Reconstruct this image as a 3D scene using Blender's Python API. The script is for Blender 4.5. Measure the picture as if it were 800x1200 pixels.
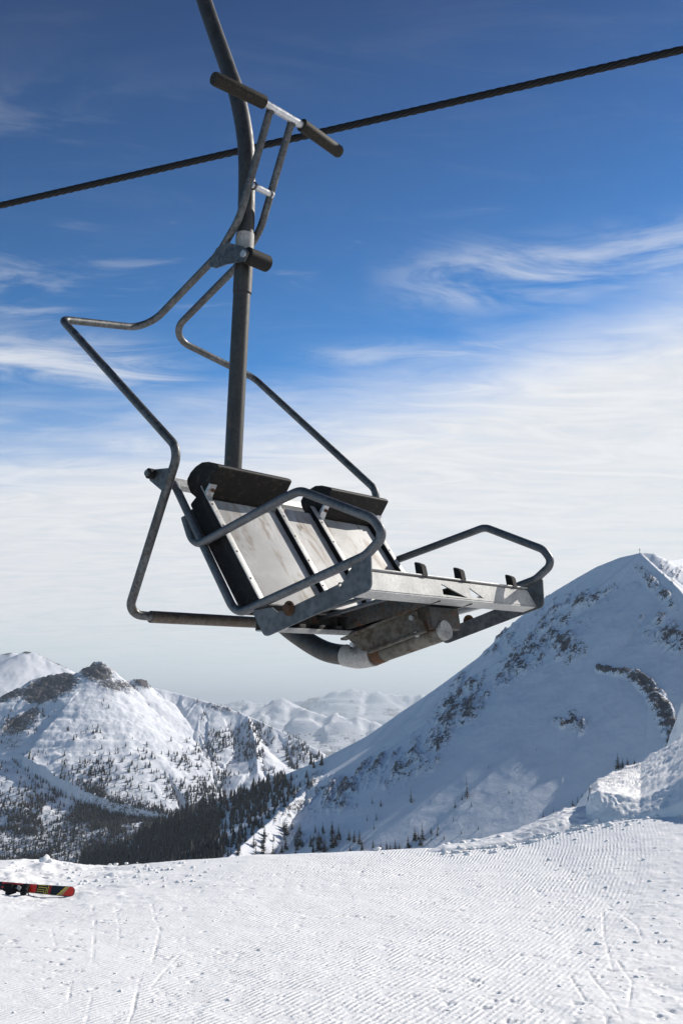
import bpy, bmesh, math, random
import numpy as np
from mathutils import Vector, Matrix
from mathutils.geometry import tessellate_polygon

S = bpy.context.scene
C = S.collection
for o in list(bpy.data.objects):
    bpy.data.objects.remove(o)
random.seed(7)
rng = np.random.default_rng(11)

# ------------------------------------------------------------------ camera
F = 1128.0 / 1200.0                 # focal length in picture heights
PITCH = math.atan(235.0 / 1128.0)
cam = bpy.data.cameras.new('camera')
cam.sensor_fit = 'VERTICAL'
cam.sensor_height = 36.0
cam.lens = 36.0 * F
cam.clip_start = 0.05
cam.clip_end = 200000
cam_ob = bpy.data.objects.new('camera', cam)
C.objects.link(cam_ob)
EYE = 1.6
cam_ob.location = (0, 0, EYE)
cam_ob.rotation_euler = (math.pi / 2 + PITCH, 0, 0)
S.camera = cam_ob

# ------------------------------------------------------------------ light
S.view_settings.view_transform = 'Standard'
S.view_settings.look = 'None'
S.view_settings.gamma = 1.0
S.view_settings.exposure = 0.05
SUN_EL = math.radians(34)
SUN_AZ = math.radians(57)           # clockwise from the view direction (+Y): right and a little behind the chair
sdir = Vector((math.sin(SUN_AZ) * math.cos(SUN_EL), math.cos(SUN_AZ) * math.cos(SUN_EL), math.sin(SUN_EL)))
sun = bpy.data.lights.new('sun', 'SUN')
sun.energy = 5.0
sun.angle = math.radians(0.5)
sun.color = (1.0, 0.94, 0.86)
sun_ob = bpy.data.objects.new('sun', sun)
C.objects.link(sun_ob)
sun_ob.rotation_euler = sdir.to_track_quat('Z', 'Y').to_euler()
sun_ob.location = (20, 10, 30)

W = bpy.data.worlds.new('World')
S.world = W
W.use_nodes = True


class NT:
    """small node-tree helper"""
    def __init__(s, nt):
        s.nt = nt
    def n(s, t, **kw):
        x = s.nt.nodes.new(t)
        for k, v in kw.items():
            if k.startswith('i_'):
                x.inputs[k[2:].replace('_', ' ')].default_value = v
            else:
                setattr(x, k, v)
        return x
    def l(s, a, b):
        s.nt.links.new(a, b)
    def math(s, op, a, b=None, c=None, clamp=False):
        x = s.nt.nodes.new('ShaderNodeMath')
        x.operation = op
        x.use_clamp = clamp
        for i, v in enumerate((a, b, c)):
            if v is None:
                continue
            if isinstance(v, (int, float)):
                x.inputs[i].default_value = v
            else:
                s.l(v, x.inputs[i])
        return x.outputs[0]
    def maprange(s, v, a, b, c=0.0, d=1.0, smooth=True):
        x = s.nt.nodes.new('ShaderNodeMapRange')
        x.interpolation_type = 'SMOOTHSTEP' if smooth else 'LINEAR'
        s.l(v, x.inputs[0])
        for i, q in zip((1, 2, 3, 4), (a, b, c, d)):
            if isinstance(q, (int, float)):
                x.inputs[i].default_value = q
            else:
                s.l(q, x.inputs[i])
        return x.outputs[0]
    def mix(s, f, a, b, blend='MIX'):
        x = s.nt.nodes.new('ShaderNodeMix')
        x.data_type = 'RGBA'
        x.blend_type = blend
        for i, v in ((0, f), (6, a), (7, b)):
            if isinstance(v, (int, float)):
                x.inputs[i].default_value = v
            elif isinstance(v, (tuple, list)):
                x.inputs[i].default_value = tuple(v) if len(v) == 4 else tuple(v) + (1,)
            else:
                s.l(v, x.inputs[i])
        return x.outputs[2]
    def noise(s, vec, scale, detail=4, rough=0.55, dist=0.0):
        x = s.nt.nodes.new('ShaderNodeTexNoise')
        x.inputs['Scale'].default_value = scale
        x.inputs['Detail'].default_value = detail
        x.inputs['Roughness'].default_value = rough
        x.inputs['Distortion'].default_value = dist
        if vec is not None:
            s.l(vec, x.inputs['Vector'])
        return x.outputs[0]
    def vmap(s, vec, scale=(1, 1, 1), loc=(0, 0, 0), rot=(0, 0, 0)):
        x = s.nt.nodes.new('ShaderNodeMapping')
        x.inputs['Scale'].default_value = scale
        x.inputs['Location'].default_value = loc
        x.inputs['Rotation'].default_value = rot
        s.l(vec, x.inputs['Vector'])
        return x.outputs[0]
    def bump(s, h, strength, dist, normal=None):
        x = s.nt.nodes.new('ShaderNodeBump')
        x.inputs['Strength'].default_value = strength
        x.inputs['Distance'].default_value = dist
        s.l(h, x.inputs['Height'])
        if normal is not None:
            s.l(normal, x.inputs['Normal'])
        return x.outputs[0]


# sky: clear Nishita sky, a veil of high cloud low down and thin streaks above it
def build_sky():
    nt = W.node_tree
    nt.nodes.clear()
    t = NT(nt)
    sky = t.n('ShaderNodeTexSky', sky_type='NISHITA')
    sky.sun_disc = False
    sky.sun_elevation = SUN_EL
    sky.sun_rotation = SUN_AZ
    sky.altitude = 2200
    sky.air_density = 1.0
    sky.dust_density = 0.3
    sky.ozone_density = 2.2
    tc = t.n('ShaderNodeTexCoord')
    sep = t.n('ShaderNodeSeparateXYZ')
    t.l(tc.outputs['Generated'], sep.inputs[0])
    X, Y, Z = sep.outputs
    # deep polarised mountain blue
    g = t.n('ShaderNodeGamma')
    g.inputs['Gamma'].default_value = 1.45
    t.l(sky.outputs[0], g.inputs[0])
    deep = t.mix(t.maprange(Z, .32, .70, 0.0, 1.0, False), SKY_TINT, SKY_TINT_HIGH)
    tint = t.mix(1.0, g.outputs[0], deep, 'MULTIPLY')
    lim = t.n('ShaderNodeVectorMath', operation='MINIMUM')
    t.l(tint, lim.inputs[0]); lim.inputs[1].default_value = (9, 9, 9)
    tint = lim.outputs[0]
    zc = t.math('MAXIMUM', Z, 0.0)
    # cloud-plane coordinates (clouds lie on a high flat layer)
    h = t.math('ADD', zc, 0.10)
    px = t.math('DIVIDE', X, h)
    py = t.math('DIVIDE', Y, h)
    cmb = t.n('ShaderNodeCombineXYZ')
    t.l(px, cmb.inputs[0]); t.l(py, cmb.inputs[1])
    P = cmb.outputs[0]
    Pw = t.vmap(P, (0.55, 1.5, 1), (3.1, 0.4, 0), (0, 0, math.radians(-12)))
    n1 = t.noise(Pw, 1.1, 6, 0.55, 0.5)
    n2 = t.noise(t.vmap(P, (1.3, 3.8, 1), (0.3, 7, 0), (0, 0, math.radians(-10))), 1.9, 9, 0.62, 1.6)
    # sheet: ahead, its edge stands at about 17-22 degrees
    side = t.math('MULTIPLY', X, 0.20)
    edge = t.math('ADD', t.math('ADD', side, 0.306), t.math('MULTIPLY', t.math('MINIMUM', Y, 0.0), 0.20))  # lowered behind the camera, out of view, to cut fill on the shaded mountain
    wob = t.math('MULTIPLY', t.math('SUBTRACT', n1, 0.5), 0.16)
    ztop = t.math('ADD', edge, wob)
    dz = t.math('SUBTRACT', ztop, Z)
    sheet = t.maprange(t.math('ADD', dz, t.math('MULTIPLY', t.math('SUBTRACT', n2, .5), .045)), -0.075, 0.055)
    thin = t.maprange(n2, 0.30, 0.62, 0.93, 1.0)
    lowthin = t.maprange(Z, 0.0, 0.13, 0.90, 1.0)
    sheet = t.math('MULTIPLY', t.math('MULTIPLY', sheet, thin), lowthin)
    # streaks above the sheet
    band = t.math('MULTIPLY', t.maprange(Z, 0.25, 0.36), t.maprange(Z, 0.62, 0.44))
    st = t.maprange(t.math('ADD', t.math('MULTIPLY', n1, 0.6), t.math('MULTIPLY', n2, 0.4)), 0.50, 0.66)
    st = t.math('MULTIPLY', t.math('MULTIPLY', st, band), 0.28)
    def wisps(zc_, zw, xa, xb, amt):
        d = t.math('DIVIDE', t.math('SUBTRACT', Z, t.math('ADD', zc_, t.math('MULTIPLY', t.math('SUBTRACT', n1, .5), .05))), zw)
        e = t.math('POWER', 2.718, t.math('MULTIPLY', t.math('MULTIPLY', d, d), -1.0))
        m_ = t.math('MULTIPLY', t.maprange(X, xa, xb), t.maprange(n2, .30, .68))
        return t.math('MULTIPLY', t.math('MULTIPLY', e, m_), amt)
    st = t.math('MAXIMUM', st, wisps(.428, .026, .0, .16, .60))
    st = t.math('MAXIMUM', st, wisps(.335, .024, -.10, -.24, .80))
    st = t.math('MAXIMUM', st, wisps(.362, .012, -.08, .03, .45))
    high = t.math('MULTIPLY', t.maprange(n2, 0.45, 0.8), 0.03)
    cover = t.math('MAXIMUM', t.math('MAXIMUM', sheet, st), high)
    lum = t.maprange(n2, 0.25, 0.7, 0.93, 1.02)
    ccol = t.mix(1.0, (CLOUD[0], CLOUD[1], CLOUD[2]), (1, 1, 1), 'MULTIPLY')
    vm = t.n('ShaderNodeVectorMath', operation='SCALE')
    t.l(ccol, vm.inputs[0]); t.l(lum, vm.inputs['Scale'])
    fin = t.mix(cover, tint, vm.outputs[0])
    bg = t.n('ShaderNodeBackground')
    bg.inputs['Strength'].default_value = SKY_STRENGTH
    t.l(fin, bg.inputs['Color'])
    out = t.n('ShaderNodeOutputWorld')
    t.l(bg.outputs[0], out.inputs['Surface'])


SKY_STRENGTH = 0.10
SKY_TINT = (0.30, 0.73, 0.78)
SKY_TINT_HIGH = (0.10, 0.22, 0.31)
CLOUD = (8.3, 8.45, 8.7)
build_sky()


# ------------------------------------------------------------------ helpers
def tag(o, label=None, cat=None, group=None, kind=None):
    if label: o['label'] = label
    if cat: o['category'] = cat
    if group: o['group'] = group
    if kind: o['kind'] = kind
    return o


def empty(name, loc=(0, 0, 0)):
    o = bpy.data.objects.new(name, None)
    o.empty_display_size = 0.2
    o.location = loc
    C.objects.link(o)
    return o


def link_mesh(name, verts, faces, mat, parent=None, smooth=False, auto=None):
    me = bpy.data.meshes.new(name)
    if isinstance(verts, np.ndarray) and isinstance(faces, np.ndarray):
        k = faces.shape[1]
        me.vertices.add(len(verts)); me.vertices.foreach_set('co', verts.astype(np.float32).ravel())
        me.loops.add(faces.size); me.loops.foreach_set('vertex_index', faces.astype(np.int32).ravel())
        me.polygons.add(len(faces))
        me.polygons.foreach_set('loop_start', np.arange(0, faces.size, k, dtype=np.int32))
        me.polygons.foreach_set('loop_total', np.full(len(faces), k, np.int32))
        me.update(calc_edges=True)
    else:
        me.from_pydata([tuple(v) for v in verts], [], [tuple(f) for f in faces])
        me.update()
    if smooth:
        me.polygons.foreach_set('use_smooth', np.ones(len(me.polygons), bool))
    me.materials.append(mat)
    o = bpy.data.objects.new(name, me)
    C.objects.link(o)
    if parent: o.parent = parent
    return o


def from_bm(name, bm, mat, parent=None, angle=35):
    bmesh.ops.recalc_face_normals(bm, faces=bm.faces)
    for f in bm.faces: f.smooth = True
    for e in bm.edges:
        if len(e.link_faces) == 2 and e.calc_face_angle(3.14) > math.radians(angle):
            e.smooth = False
    me = bpy.data.meshes.new(name)
    bm.to_mesh(me); bm.free()
    me.materials.append(mat)
    o = bpy.data.objects.new(name, me)
    C.objects.link(o)
    if parent: o.parent = parent
    return o


def fillet(pts, rad, n=8):
    """round every inner corner of a polyline"""
    P = [Vector(p) for p in pts]
    out = [P[0]]
    for i in range(1, len(P) - 1):
        r = rad[i] if isinstance(rad, (list, tuple)) else rad
        a, b, c = P[i - 1], P[i], P[i + 1]
        u = (a - b); v = (c - b)
        lu, lv = u.length, v.length
        u.normalize(); v.normalize()
        ang = u.angle(v)
        if r <= 0 or ang > 3.10:
            out.append(b); continue
        d = min(r / math.tan(ang / 2), lu * 0.48, lv * 0.48)
        rr = d * math.tan(ang / 2)
        cen = b + (u + v).normalized() * (rr / math.sin(ang / 2))
        s = (b + u * d) - cen; e = (b + v * d) - cen
        sw = s.angle(e)
        ax = s.cross(e).normalized()
        for k in range(n + 1):
            out.append(cen + Matrix.Rotation(sw * k / n, 3, ax) @ s)
    out.append(P[-1])
    return out


def smooth_path(pts, n=8):
    P = [Vector(p) for p in pts]
    P = [P[0] * 2 - P[1]] + P + [P[-1] * 2 - P[-2]]
    out = []
    for i in range(1, len(P) - 2):
        p0, p1, p2, p3 = P[i - 1:i + 3]
        for k in range(n):
            t = k / n
            out.append(0.5 * ((2 * p1) + (p2 - p0) * t + (2 * p0 - 5 * p1 + 4 * p2 - p3) * t * t + (3 * p1 - p0 - 3 * p2 + p3) * t ** 3))
    out.append(P[-2])
    return out


def sweep(bm, pts, r, sides=16, cap=True, closed=False):
    """circular tube with parallel transport; r may be a function of 0..1"""
    P = [Vector(p) for p in pts]
    q = [P[0]]
    for p in P[1:]:
        if (p - q[-1]).length > 1e-5: q.append(p)
    P = q
    n = len(P)
    T = [(P[min(i + 1, n - 1)] - P[max(i - 1, 0)]).normalized() for i in range(n)]
    up = Vector((1, 0, 0)) if abs(T[0].x) < .9 else Vector((0, 0, 1))
    N = (up - T[0] * up.dot(T[0])).normalized()
    rings = []
    for i in range(n):
        if i:
            N = (N - T[i] * N.dot(T[i])).normalized()
        B = T[i].cross(N)
        rr = r(i / (n - 1)) if callable(r) else r
        rings.append([bm.verts.new(P[i] + (N * math.cos(a) + B * math.sin(a)) * rr)
                      for a in [2 * math.pi * k / sides for k in range(sides)]])
    for i in range(n - 1):
        for k in range(sides):
            bm.faces.new((rings[i][k], rings[i][(k + 1) % sides], rings[i + 1][(k + 1) % sides], rings[i + 1][k]))
    if cap:
        bm.faces.new(list(reversed(rings[0])))
        bm.faces.new(rings[-1])


def tube(name, pts, r, mat, parent, sides=16, cap=True):
    bm = bmesh.new()
    sweep(bm, pts, r, sides, cap)
    return from_bm(name, bm, mat, parent)


def prism(bm, poly, x0, x1, holes=(), bevel=0.0):
    """polygon in (y,z) swept along x from x0 to x1, with holes"""
    loops = [list(poly)] + [list(h) for h in holes]
    vec = [[Vector((p[0], p[1], 0)) for p in lp] for lp in loops]
    tris = tessellate_polygon(vec)
    flat = [p for lp in loops for p in lp]
    A = [bm.verts.new((x0, p[0], p[1])) for p in flat]
    B = [bm.verts.new((x1, p[0], p[1])) for p in flat]
    for t in tris:
        bm.faces.new([A[i] for i in t]); bm.faces.new([B[i] for i in reversed(t)])
    k = 0
    for lp in loops:
        m = len(lp)
        for i in range(m):
            j = (i + 1) % m
            bm.faces.new((A[k + i], A[k + j], B[k + j], B[k + i]))
        k += m


def round_poly(poly, r, n=5):
    """2-D polygon with corners rounded"""
    out = []
    m = len(poly)
    for i in range(m):
        a, b, c = Vector(poly[i - 1]), Vector(poly[i]), Vector(poly[(i + 1) % m])
        rr = r[i] if isinstance(r, (list, tuple)) else r
        if rr <= 0:
            out.append(tuple(b)); continue
        u = (a - b).normalized(); v = (c - b).normalized()
        ang = u.angle(v)
        d = min(rr / math.tan(ang / 2), (a - b).length * .45, (c - b).length * .45)
        p0, p1 = b + u * d, b + v * d
        for k in range(n + 1):
            t = k / n
            q = p0 * (1 - t) ** 2 + b * 2 * t * (1 - t) + p1 * t * t
            out.append((q.x, q.y))
    return out


def box(bm, c, size, M=None, bevel=0.0):
    vs = bmesh.ops.create_cube(bm, size=1.0)['verts']
    mat = Matrix.Translation(c) @ (M.to_4x4() if M else Matrix()) @ Matrix.Diagonal((*size, 1))
    bmesh.ops.transform(bm, matrix=mat, verts=vs)
    if bevel:
        es = list({e for v in vs for e in v.link_edges})
        bmesh.ops.bevel(bm, geom=es, offset=bevel, segments=2, affect='EDGES', profile=.6)


def bar_between(bm, a, b, w, h, up=(0, 0, 1), bevel=0.0):
    """flat bar from a to b, w across, h along up"""
    a, b = Vector(a), Vector(b)
    d = (b - a); L = d.length; d.normalize()
    u = Vector(up); u = (u - d * u.dot(d)).normalized()
    s = d.cross(u)
    M = Matrix((s, d, u)).transposed()
    box(bm, (a + b) / 2, (w, L, h), M, bevel)


# numpy noise
def _hash(ix, iy, seed):
    h = (ix.astype(np.int64) * 374761393 + iy.astype(np.int64) * 668265263 + seed * 974634777) & 0xFFFFFFFF
    h = ((h ^ (h >> 13)) * 1274126177) & 0xFFFFFFFF
    h = (h ^ (h >> 16)) & 0xFFFFFFFF
    return h.astype(np.float64) / 4294967295.0


def vnoise(x, y, seed=0):
    ix = np.floor(x); iy = np.floor(y)
    fx = x - ix; fy = y - iy
    fx = fx * fx * fx * (fx * (fx * 6 - 15) + 10); fy = fy * fy * fy * (fy * (fy * 6 - 15) + 10)
    ix = ix.astype(np.int64); iy = iy.astype(np.int64)
    a = _hash(ix, iy, seed); b = _hash(ix + 1, iy, seed); c = _hash(ix, iy + 1, seed); d = _hash(ix + 1, iy + 1, seed)
    return (a + (b - a) * fx) * (1 - fy) + (c + (d - c) * fx) * fy


def fbm(x, y, oct=5, seed=0, gain=.5, ridged=False):
    s = 0; a = 1; t = 0
    ca, sa = math.cos(.6), math.sin(.6)
    for i in range(oct):
        v = vnoise(x, y, seed + i * 17)
        if ridged: v = 1 - np.abs(2 * v - 1)
        s = s + v * a; t += a
        a *= gain
        x, y = (x * ca - y * sa) * 2.03 + 3.7, (x * sa + y * ca) * 2.03 + 9.1
    return s / t


def sstep(a, b, x):
    t = np.clip((x - a) / (b - a), 0, 1)
    return t * t * (3 - 2 * t)


CP, SP = math.cos(PITCH), math.sin(PITCH)


def at(px, py, Y):
    """place of a surveyed point: its bearing and elevation as 800x1200 picture units, its distance Y"""
    a = (px - 400) / 1128.0; u = -(py - 600) / 1128.0
    dy = CP - u * SP
    return (a / dy * Y, Y, EYE + (SP + u * CP) / dy * Y)


def seen(x, y, z):
    z = z - EYE
    d = y * CP + z * SP; u = -y * SP + z * CP
    return 400 + 1128.0 * x / d, 600 - 1128.0 * u / d


# ------------------------------------------------------------------ materials
def mat_base(name):
    m = bpy.data.materials.new(name)
    m.use_nodes = True
    t = NT(m.node_tree)
    b = m.node_tree.nodes['Principled BSDF']
    tc = t.n('ShaderNodeTexCoord')
    return m, t, b, tc.outputs['Object']


def metal(name, c1, c2, rough=.5, metallic=.6, scale=60, rust=0.0, streak=0.0, bump=.15, rustcol=(.10, .04, .015)):
    m, t, b, P = mat_base(name)
    n = t.noise(P, scale, 5, .6)
    v = t.n('ShaderNodeTexVoronoi')
    v.inputs['Scale'].default_value = scale * 1.7
    t.l(P, v.inputs['Vector'])
    f = t.math('ADD', t.math('MULTIPLY', n, .75), t.math('MULTIPLY', v.outputs['Distance'], .35))
    f = t.maprange(f, .3, .75)
    col = t.mix(f, c1, c2)
    big = t.noise(P, 7, 4, .6)
    col = t.mix(t.maprange(big, .35, .7, 0, .45), col, tuple(x * .55 for x in c1))
    if streak:
        s = t.noise(t.vmap(P, (40, 40, 4)), 1.0, 4, .6)
        col = t.mix(t.maprange(s, .5, .75, 0, streak), col, tuple(x * .4 for x in c1))
    if rust:
        r = t.noise(P, 18, 6, .7)
        col = t.mix(t.maprange(r, .62 - rust * .25, .75 - rust * .2), col, rustcol)
    t.l(col, b.inputs['Base Color'])
    b.inputs['Metallic'].default_value = metallic
    t.l(t.maprange(n, .3, .7, rough - .08, rough + .12), b.inputs['Roughness'])
    t.l(t.bump(t.noise(P, scale * 4, 3, .6), bump, .002), b.inputs['Normal'])
    return m


M_tube = metal('galvanised_tube', (.12, .13, .135), (.24, .255, .26), .48, .55, 45, rust=.15)
M_arm = metal('armrest_tube', (.07, .078, .085), (.13, .142, .155), .45, .5, 55)
M_bar = metal('safety_bar_tube', (.045, .048, .05), (.135, .14, .142), .45, .55, 40, rust=.12, rustcol=(.07, .055, .04))
M_bright = metal('worn_bright_tube', (.45, .46, .47), (.62, .63, .64), .35, .8, 50)
M_pole = metal('dark_pole_paint', (.014, .014, .014), (.035, .036, .035), .5, .0, 30, rust=.2, streak=.5, rustcol=(.06, .045, .03))
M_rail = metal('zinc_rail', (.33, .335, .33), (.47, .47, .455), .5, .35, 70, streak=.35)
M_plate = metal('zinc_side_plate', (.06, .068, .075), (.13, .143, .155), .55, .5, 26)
M_beam = metal('dirty_beam', (.025, .025, .023), (.08, .08, .075), .6, .35, 35, rust=.4)
M_trough = metal('rusty_bracket', (.06, .058, .05), (.17, .163, .14), .6, .4, 25, rust=.55, rustcol=(.055, .032, .018))
M_rust = metal('rust', (.035, .018, .012), (.13, .065, .03), .85, .1, 60, rust=.6)
M_white = metal('chipped_white_paint', (.24, .24, .23), (.36, .355, .34), .6, 0, 50, rust=.30, rustcol=(.16, .15, .14))
M_bolt = metal('bolt_zinc', (.35, .36, .37), (.45, .46, .47), .45, .6, 90)
M_cross = metal('brown_counterbar', (.055, .045, .035), (.13, .11, .09), .5, .35, 40, rust=.5, rustcol=(.07, .045, .03))


def mat_panel():
    m, t, b, P = mat_base('dirty_seat_sheet')
    n = t.noise(P, 3.5, 6, .62, .4)
    s = t.noise(t.vmap(P, (5, 1.5, 1.5), (2, 1, 0)), 2.2, 6, .7, .8)
    fine = t.noise(P, 45, 5, .65)
    col = t.mix(t.maprange(n, .35, .65), (.33, .33, .322), (.46, .46, .45))
    col = t.mix(t.maprange(s, .47, .66, 0, .85), col, (.20, .15, .11))
    col = t.mix(t.maprange(fine, .58, .75, 0, .55), col, (.25, .22, .19))
    v = t.noise(t.vmap(P, (9, 3, 3)), 2.0, 2, .5)
    col = t.mix(t.maprange(v, .67, .72, 0, .8), col, (.10, .075, .05))
    t.l(col, b.inputs['Base Color'])
    b.inputs['Metallic'].default_value = .15
    b.inputs['Roughness'].default_value = .62
    t.l(t.bump(n, .3, .006, t.bump(fine, .2, .002)), b.inputs['Normal'])
    return m


M_panel = mat_panel()


def rubber(name, c, c2, scale=80, thr=.55, rough=.75, amt=1.0):
    m, t, b, P = mat_base(name)
    n = t.noise(P, scale, 5, .7)
    col = t.mix(t.maprange(n, thr, thr + .18, 0, amt), c, c2)
    t.l(col, b.inputs['Base Color'])
    b.inputs['Roughness'].default_value = rough
    b.inputs['Specular IOR Level'].default_value = .22
    t.l(t.bump(n, .4, .002), b.inputs['Normal'])
    return m


M_rubber = rubber('black_rubber', (.012, .012, .012), (.035, .033, .03))
M_lip = rubber('weathered_cushion_edge', (.008, .007, .006), (.034, .026, .020), 40, .5, .6)
M_grip = rubber('speckled_grip', (.016, .014, .011), (.13, .11, .08), 150, .54, .7, .85)
M_cush = rubber('black_cushion', (.008, .008, .009), (.02, .02, .02), 30, .5, .8)


def mat_rope():
    m, t, b, P = mat_base('greased_wire_rope')
    n = t.noise(P, 50, 4, .6)
    t.l(t.mix(t.maprange(n, .4, .7), (.004, .004, .005), (.012, .012, .012)), b.inputs['Base Color'])
    b.inputs['Metallic'].default_value = 0
    b.inputs['Specular IOR Level'].default_value = .25
    b.inputs['Roughness'].default_value = .55
    return m


M_rope = mat_rope()


def mat_ground():
    m, t, b, P = mat_base('groomed_snow')
    ph = t.n('ShaderNodeAttribute', attribute_name='track').outputs['Fac']
    gm = t.n('ShaderNodeAttribute', attribute_name='groomed').outputs['Fac']
    wob = t.math('MULTIPLY', t.noise(P, 2.5, 3, .5), .8)
    s = t.math('SINE', t.math('MULTIPLY', t.math('ADD', ph, wob), 2 * math.pi))
    s = t.math('MULTIPLY', t.math('ADD', s, 1.0), .5)
    br = t.noise(P, 9, 4, .6)
    lvl = t.math('MULTIPLY', gm, t.maprange(br, .38, .62, .05, 1.0))
    cord = t.math('MULTIPLY', s, lvl)
    n1 = t.noise(P, 38, 5, .62)
    n2 = t.noise(P, 170, 3, .6)
    crum = t.noise(P, 14, 5, .68)
    nb = t.bump(crum, .22, .012)
    nb = t.bump(n1, .35, .009, nb)
    nb = t.bump(n2, .35, .004, nb)
    nb = t.bump(cord, .8, .010, nb)
    t.l(nb, b.inputs['Normal'])
    tone = t.noise(P, 3.1, 5, .6)
    col = t.mix(t.maprange(tone, .3, .7), (.84, .84, .84), (.90, .90, .895))
    # sparse grey specks, stretched along x
    g = t.noise(t.vmap(P, (26, 60, 60)), 1.0, 3, .6)
    g2 = t.noise(P, 1.7, 3, .6)
    thr = t.math('MULTIPLY', t.maprange(g, .70, .76), t.maprange(g2, .42, .62))
    col = t.mix(t.math('MULTIPLY', thr, .55), col, (.42, .43, .44))
    t.l(col, b.inputs['Base Color'])
    b.inputs['Roughness'].default_value = .62
    b.inputs['Specular IOR Level'].default_value = .3
    return m


def mat_mountain(name, rock=(.06, .06, .066), rock2=(.14, .135, .138), bscale=.08, bdist=1.6, forest=(.024, .029, .033)):
    m, t, b, P = mat_base(name)
    rk = t.n('ShaderNodeAttribute', attribute_name='rock').outputs['Fac']
    fo = t.n('ShaderNodeAttribute', attribute_name='forest').outputs['Fac']
    n = t.noise(P, bscale * 1.3, 8, .72)
    nf = t.noise(P, bscale * 5, 6, .7)
    mixn = t.math('ADD', t.math('MULTIPLY', n, .5), t.math('MULTIPLY', nf, .5))
    mixn = t.math('ADD', t.math('MULTIPLY', t.math('SUBTRACT', mixn, .5), 2.2), .5)
    f = t.maprange(t.math('ADD', mixn, t.math('SUBTRACT', rk, 1.0)), -.02, .06)
    rc = t.mix(t.maprange(nf, .35, .65), rock, rock2)
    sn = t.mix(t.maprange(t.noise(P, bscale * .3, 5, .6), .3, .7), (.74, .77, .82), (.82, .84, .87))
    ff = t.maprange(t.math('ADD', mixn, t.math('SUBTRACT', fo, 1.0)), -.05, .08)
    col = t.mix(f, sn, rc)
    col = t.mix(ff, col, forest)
    t.l(col, b.inputs['Base Color'])
    b.inputs['Roughness'].default_value = .75
    b.inputs['Specular IOR Level'].default_value = .15
    nb = t.bump(n, .6, bdist)
    nb = t.bump(nf, .5, bdist * .35, nb)
    t.l(nb, b.inputs['Normal'])
    return m


def simple(name, c, rough=.8, c2=None, scale=.4):
    m, t, b, P = mat_base(name)
    n = t.noise(P, scale, 4, .6)
    t.l(t.mix(t.maprange(n, .35, .65), c, c2 or tuple(x * .6 for x in c)), b.inputs['Base Color'])
    b.inputs['Roughness'].default_value = rough
    return m


M_snow = mat_ground()
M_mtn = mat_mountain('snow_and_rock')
M_mtnfar = mat_mountain('far_snow_and_rock', bscale=.004, bdist=30, forest=(.05, .055, .06))
M_tree = simple('conifer_needles', (.020, .024, .026), .9, (.038, .038, .036), 2.0)


def grid_faces(nr, nc):
    i = np.arange(nr - 1)[:, None] * nc + np.arange(nc - 1)[None, :]
    i = i.ravel()
    return np.stack([i, i + 1, i + nc + 1, i + nc], 1)


def attr(me, name, v):
    a = me.attributes.new(name, 'FLOAT', 'POINT')
    a.data.foreach_set('value', v.astype(np.float32).ravel())


# ------------------------------------------------------------------ far terrain
# valley floor out to the horizon
def valley():
    # rings round the camera
    r = np.concatenate([[0.0], np.geomspace(900, 68000, 60)])
    a = np.linspace(0, 2 * math.pi, 181)
    R, A = np.meshgrid(r, a, indexing='ij')
    X = R * np.sin(A); Y = R * np.cos(A)
    Z = -640 + 300 * (fbm(X / 5200 + 40, Y / 5200 + 40, 5, 3) - .5) * sstep(2500, 9000, R)
    o = link_mesh('valley_floor', np.stack([X, Y, Z], -1).reshape(-1, 3), grid_faces(*X.shape)[:, ::-1].copy(), M_mtnfar, smooth=True)
    attr(o.data, 'rock', np.zeros(X.size)); attr(o.data, 'forest', (0.30 + .45 * fbm(X / 1500, Y / 1500, 5, 8)).ravel())
    tag(o, kind='structure')


valley()


class Mountain:
    """height field = highest of the flanks falling from surveyed ridge lines, plus relief"""
    def __init__(s, ridges):
        s.seg = []
        for pts, slope, bowl in ridges:
            W3 = [at(*p) for p in pts]
            L = 0
            for a, b in zip(W3[:-1], W3[1:]):
                l = math.hypot(b[0] - a[0], b[1] - a[1])
                s.seg.append((a, b, slope, bowl, L, l)); L += l
    def base(s, X, Y):
        H = np.full(X.shape, -2000.0); D = np.zeros(X.shape); T = np.zeros(X.shape)
        for k, (a, b, slope, bowl, L0, l) in enumerate(s.seg):
            dx, dy = b[0] - a[0], b[1] - a[1]
            t = np.clip(((X - a[0]) * dx + (Y - a[1]) * dy) / (dx * dx + dy * dy), 0, 1)
            d = np.hypot(X - a[0] - t * dx, Y - a[1] - t * dy)
            h = a[2] + (b[2] - a[2]) * t - bowl * (1 - np.exp(-d * slope / bowl)) - .12 * d
            up = h > H
            H = np.where(up, h, H); D = np.where(up, d, D); T = np.where(up, L0 + t * l, T)
        return H, D, T


def polar(a0, a1, nc, r0, r1, nr):
    a = np.linspace(math.tan(math.radians(a0)), math.tan(math.radians(a1)), nc)
    y = np.geomspace(r0, r1, nr)
    Yg, Ag = np.meshgrid(y, a, indexing='ij')
    return Ag * Yg, Yg


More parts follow.
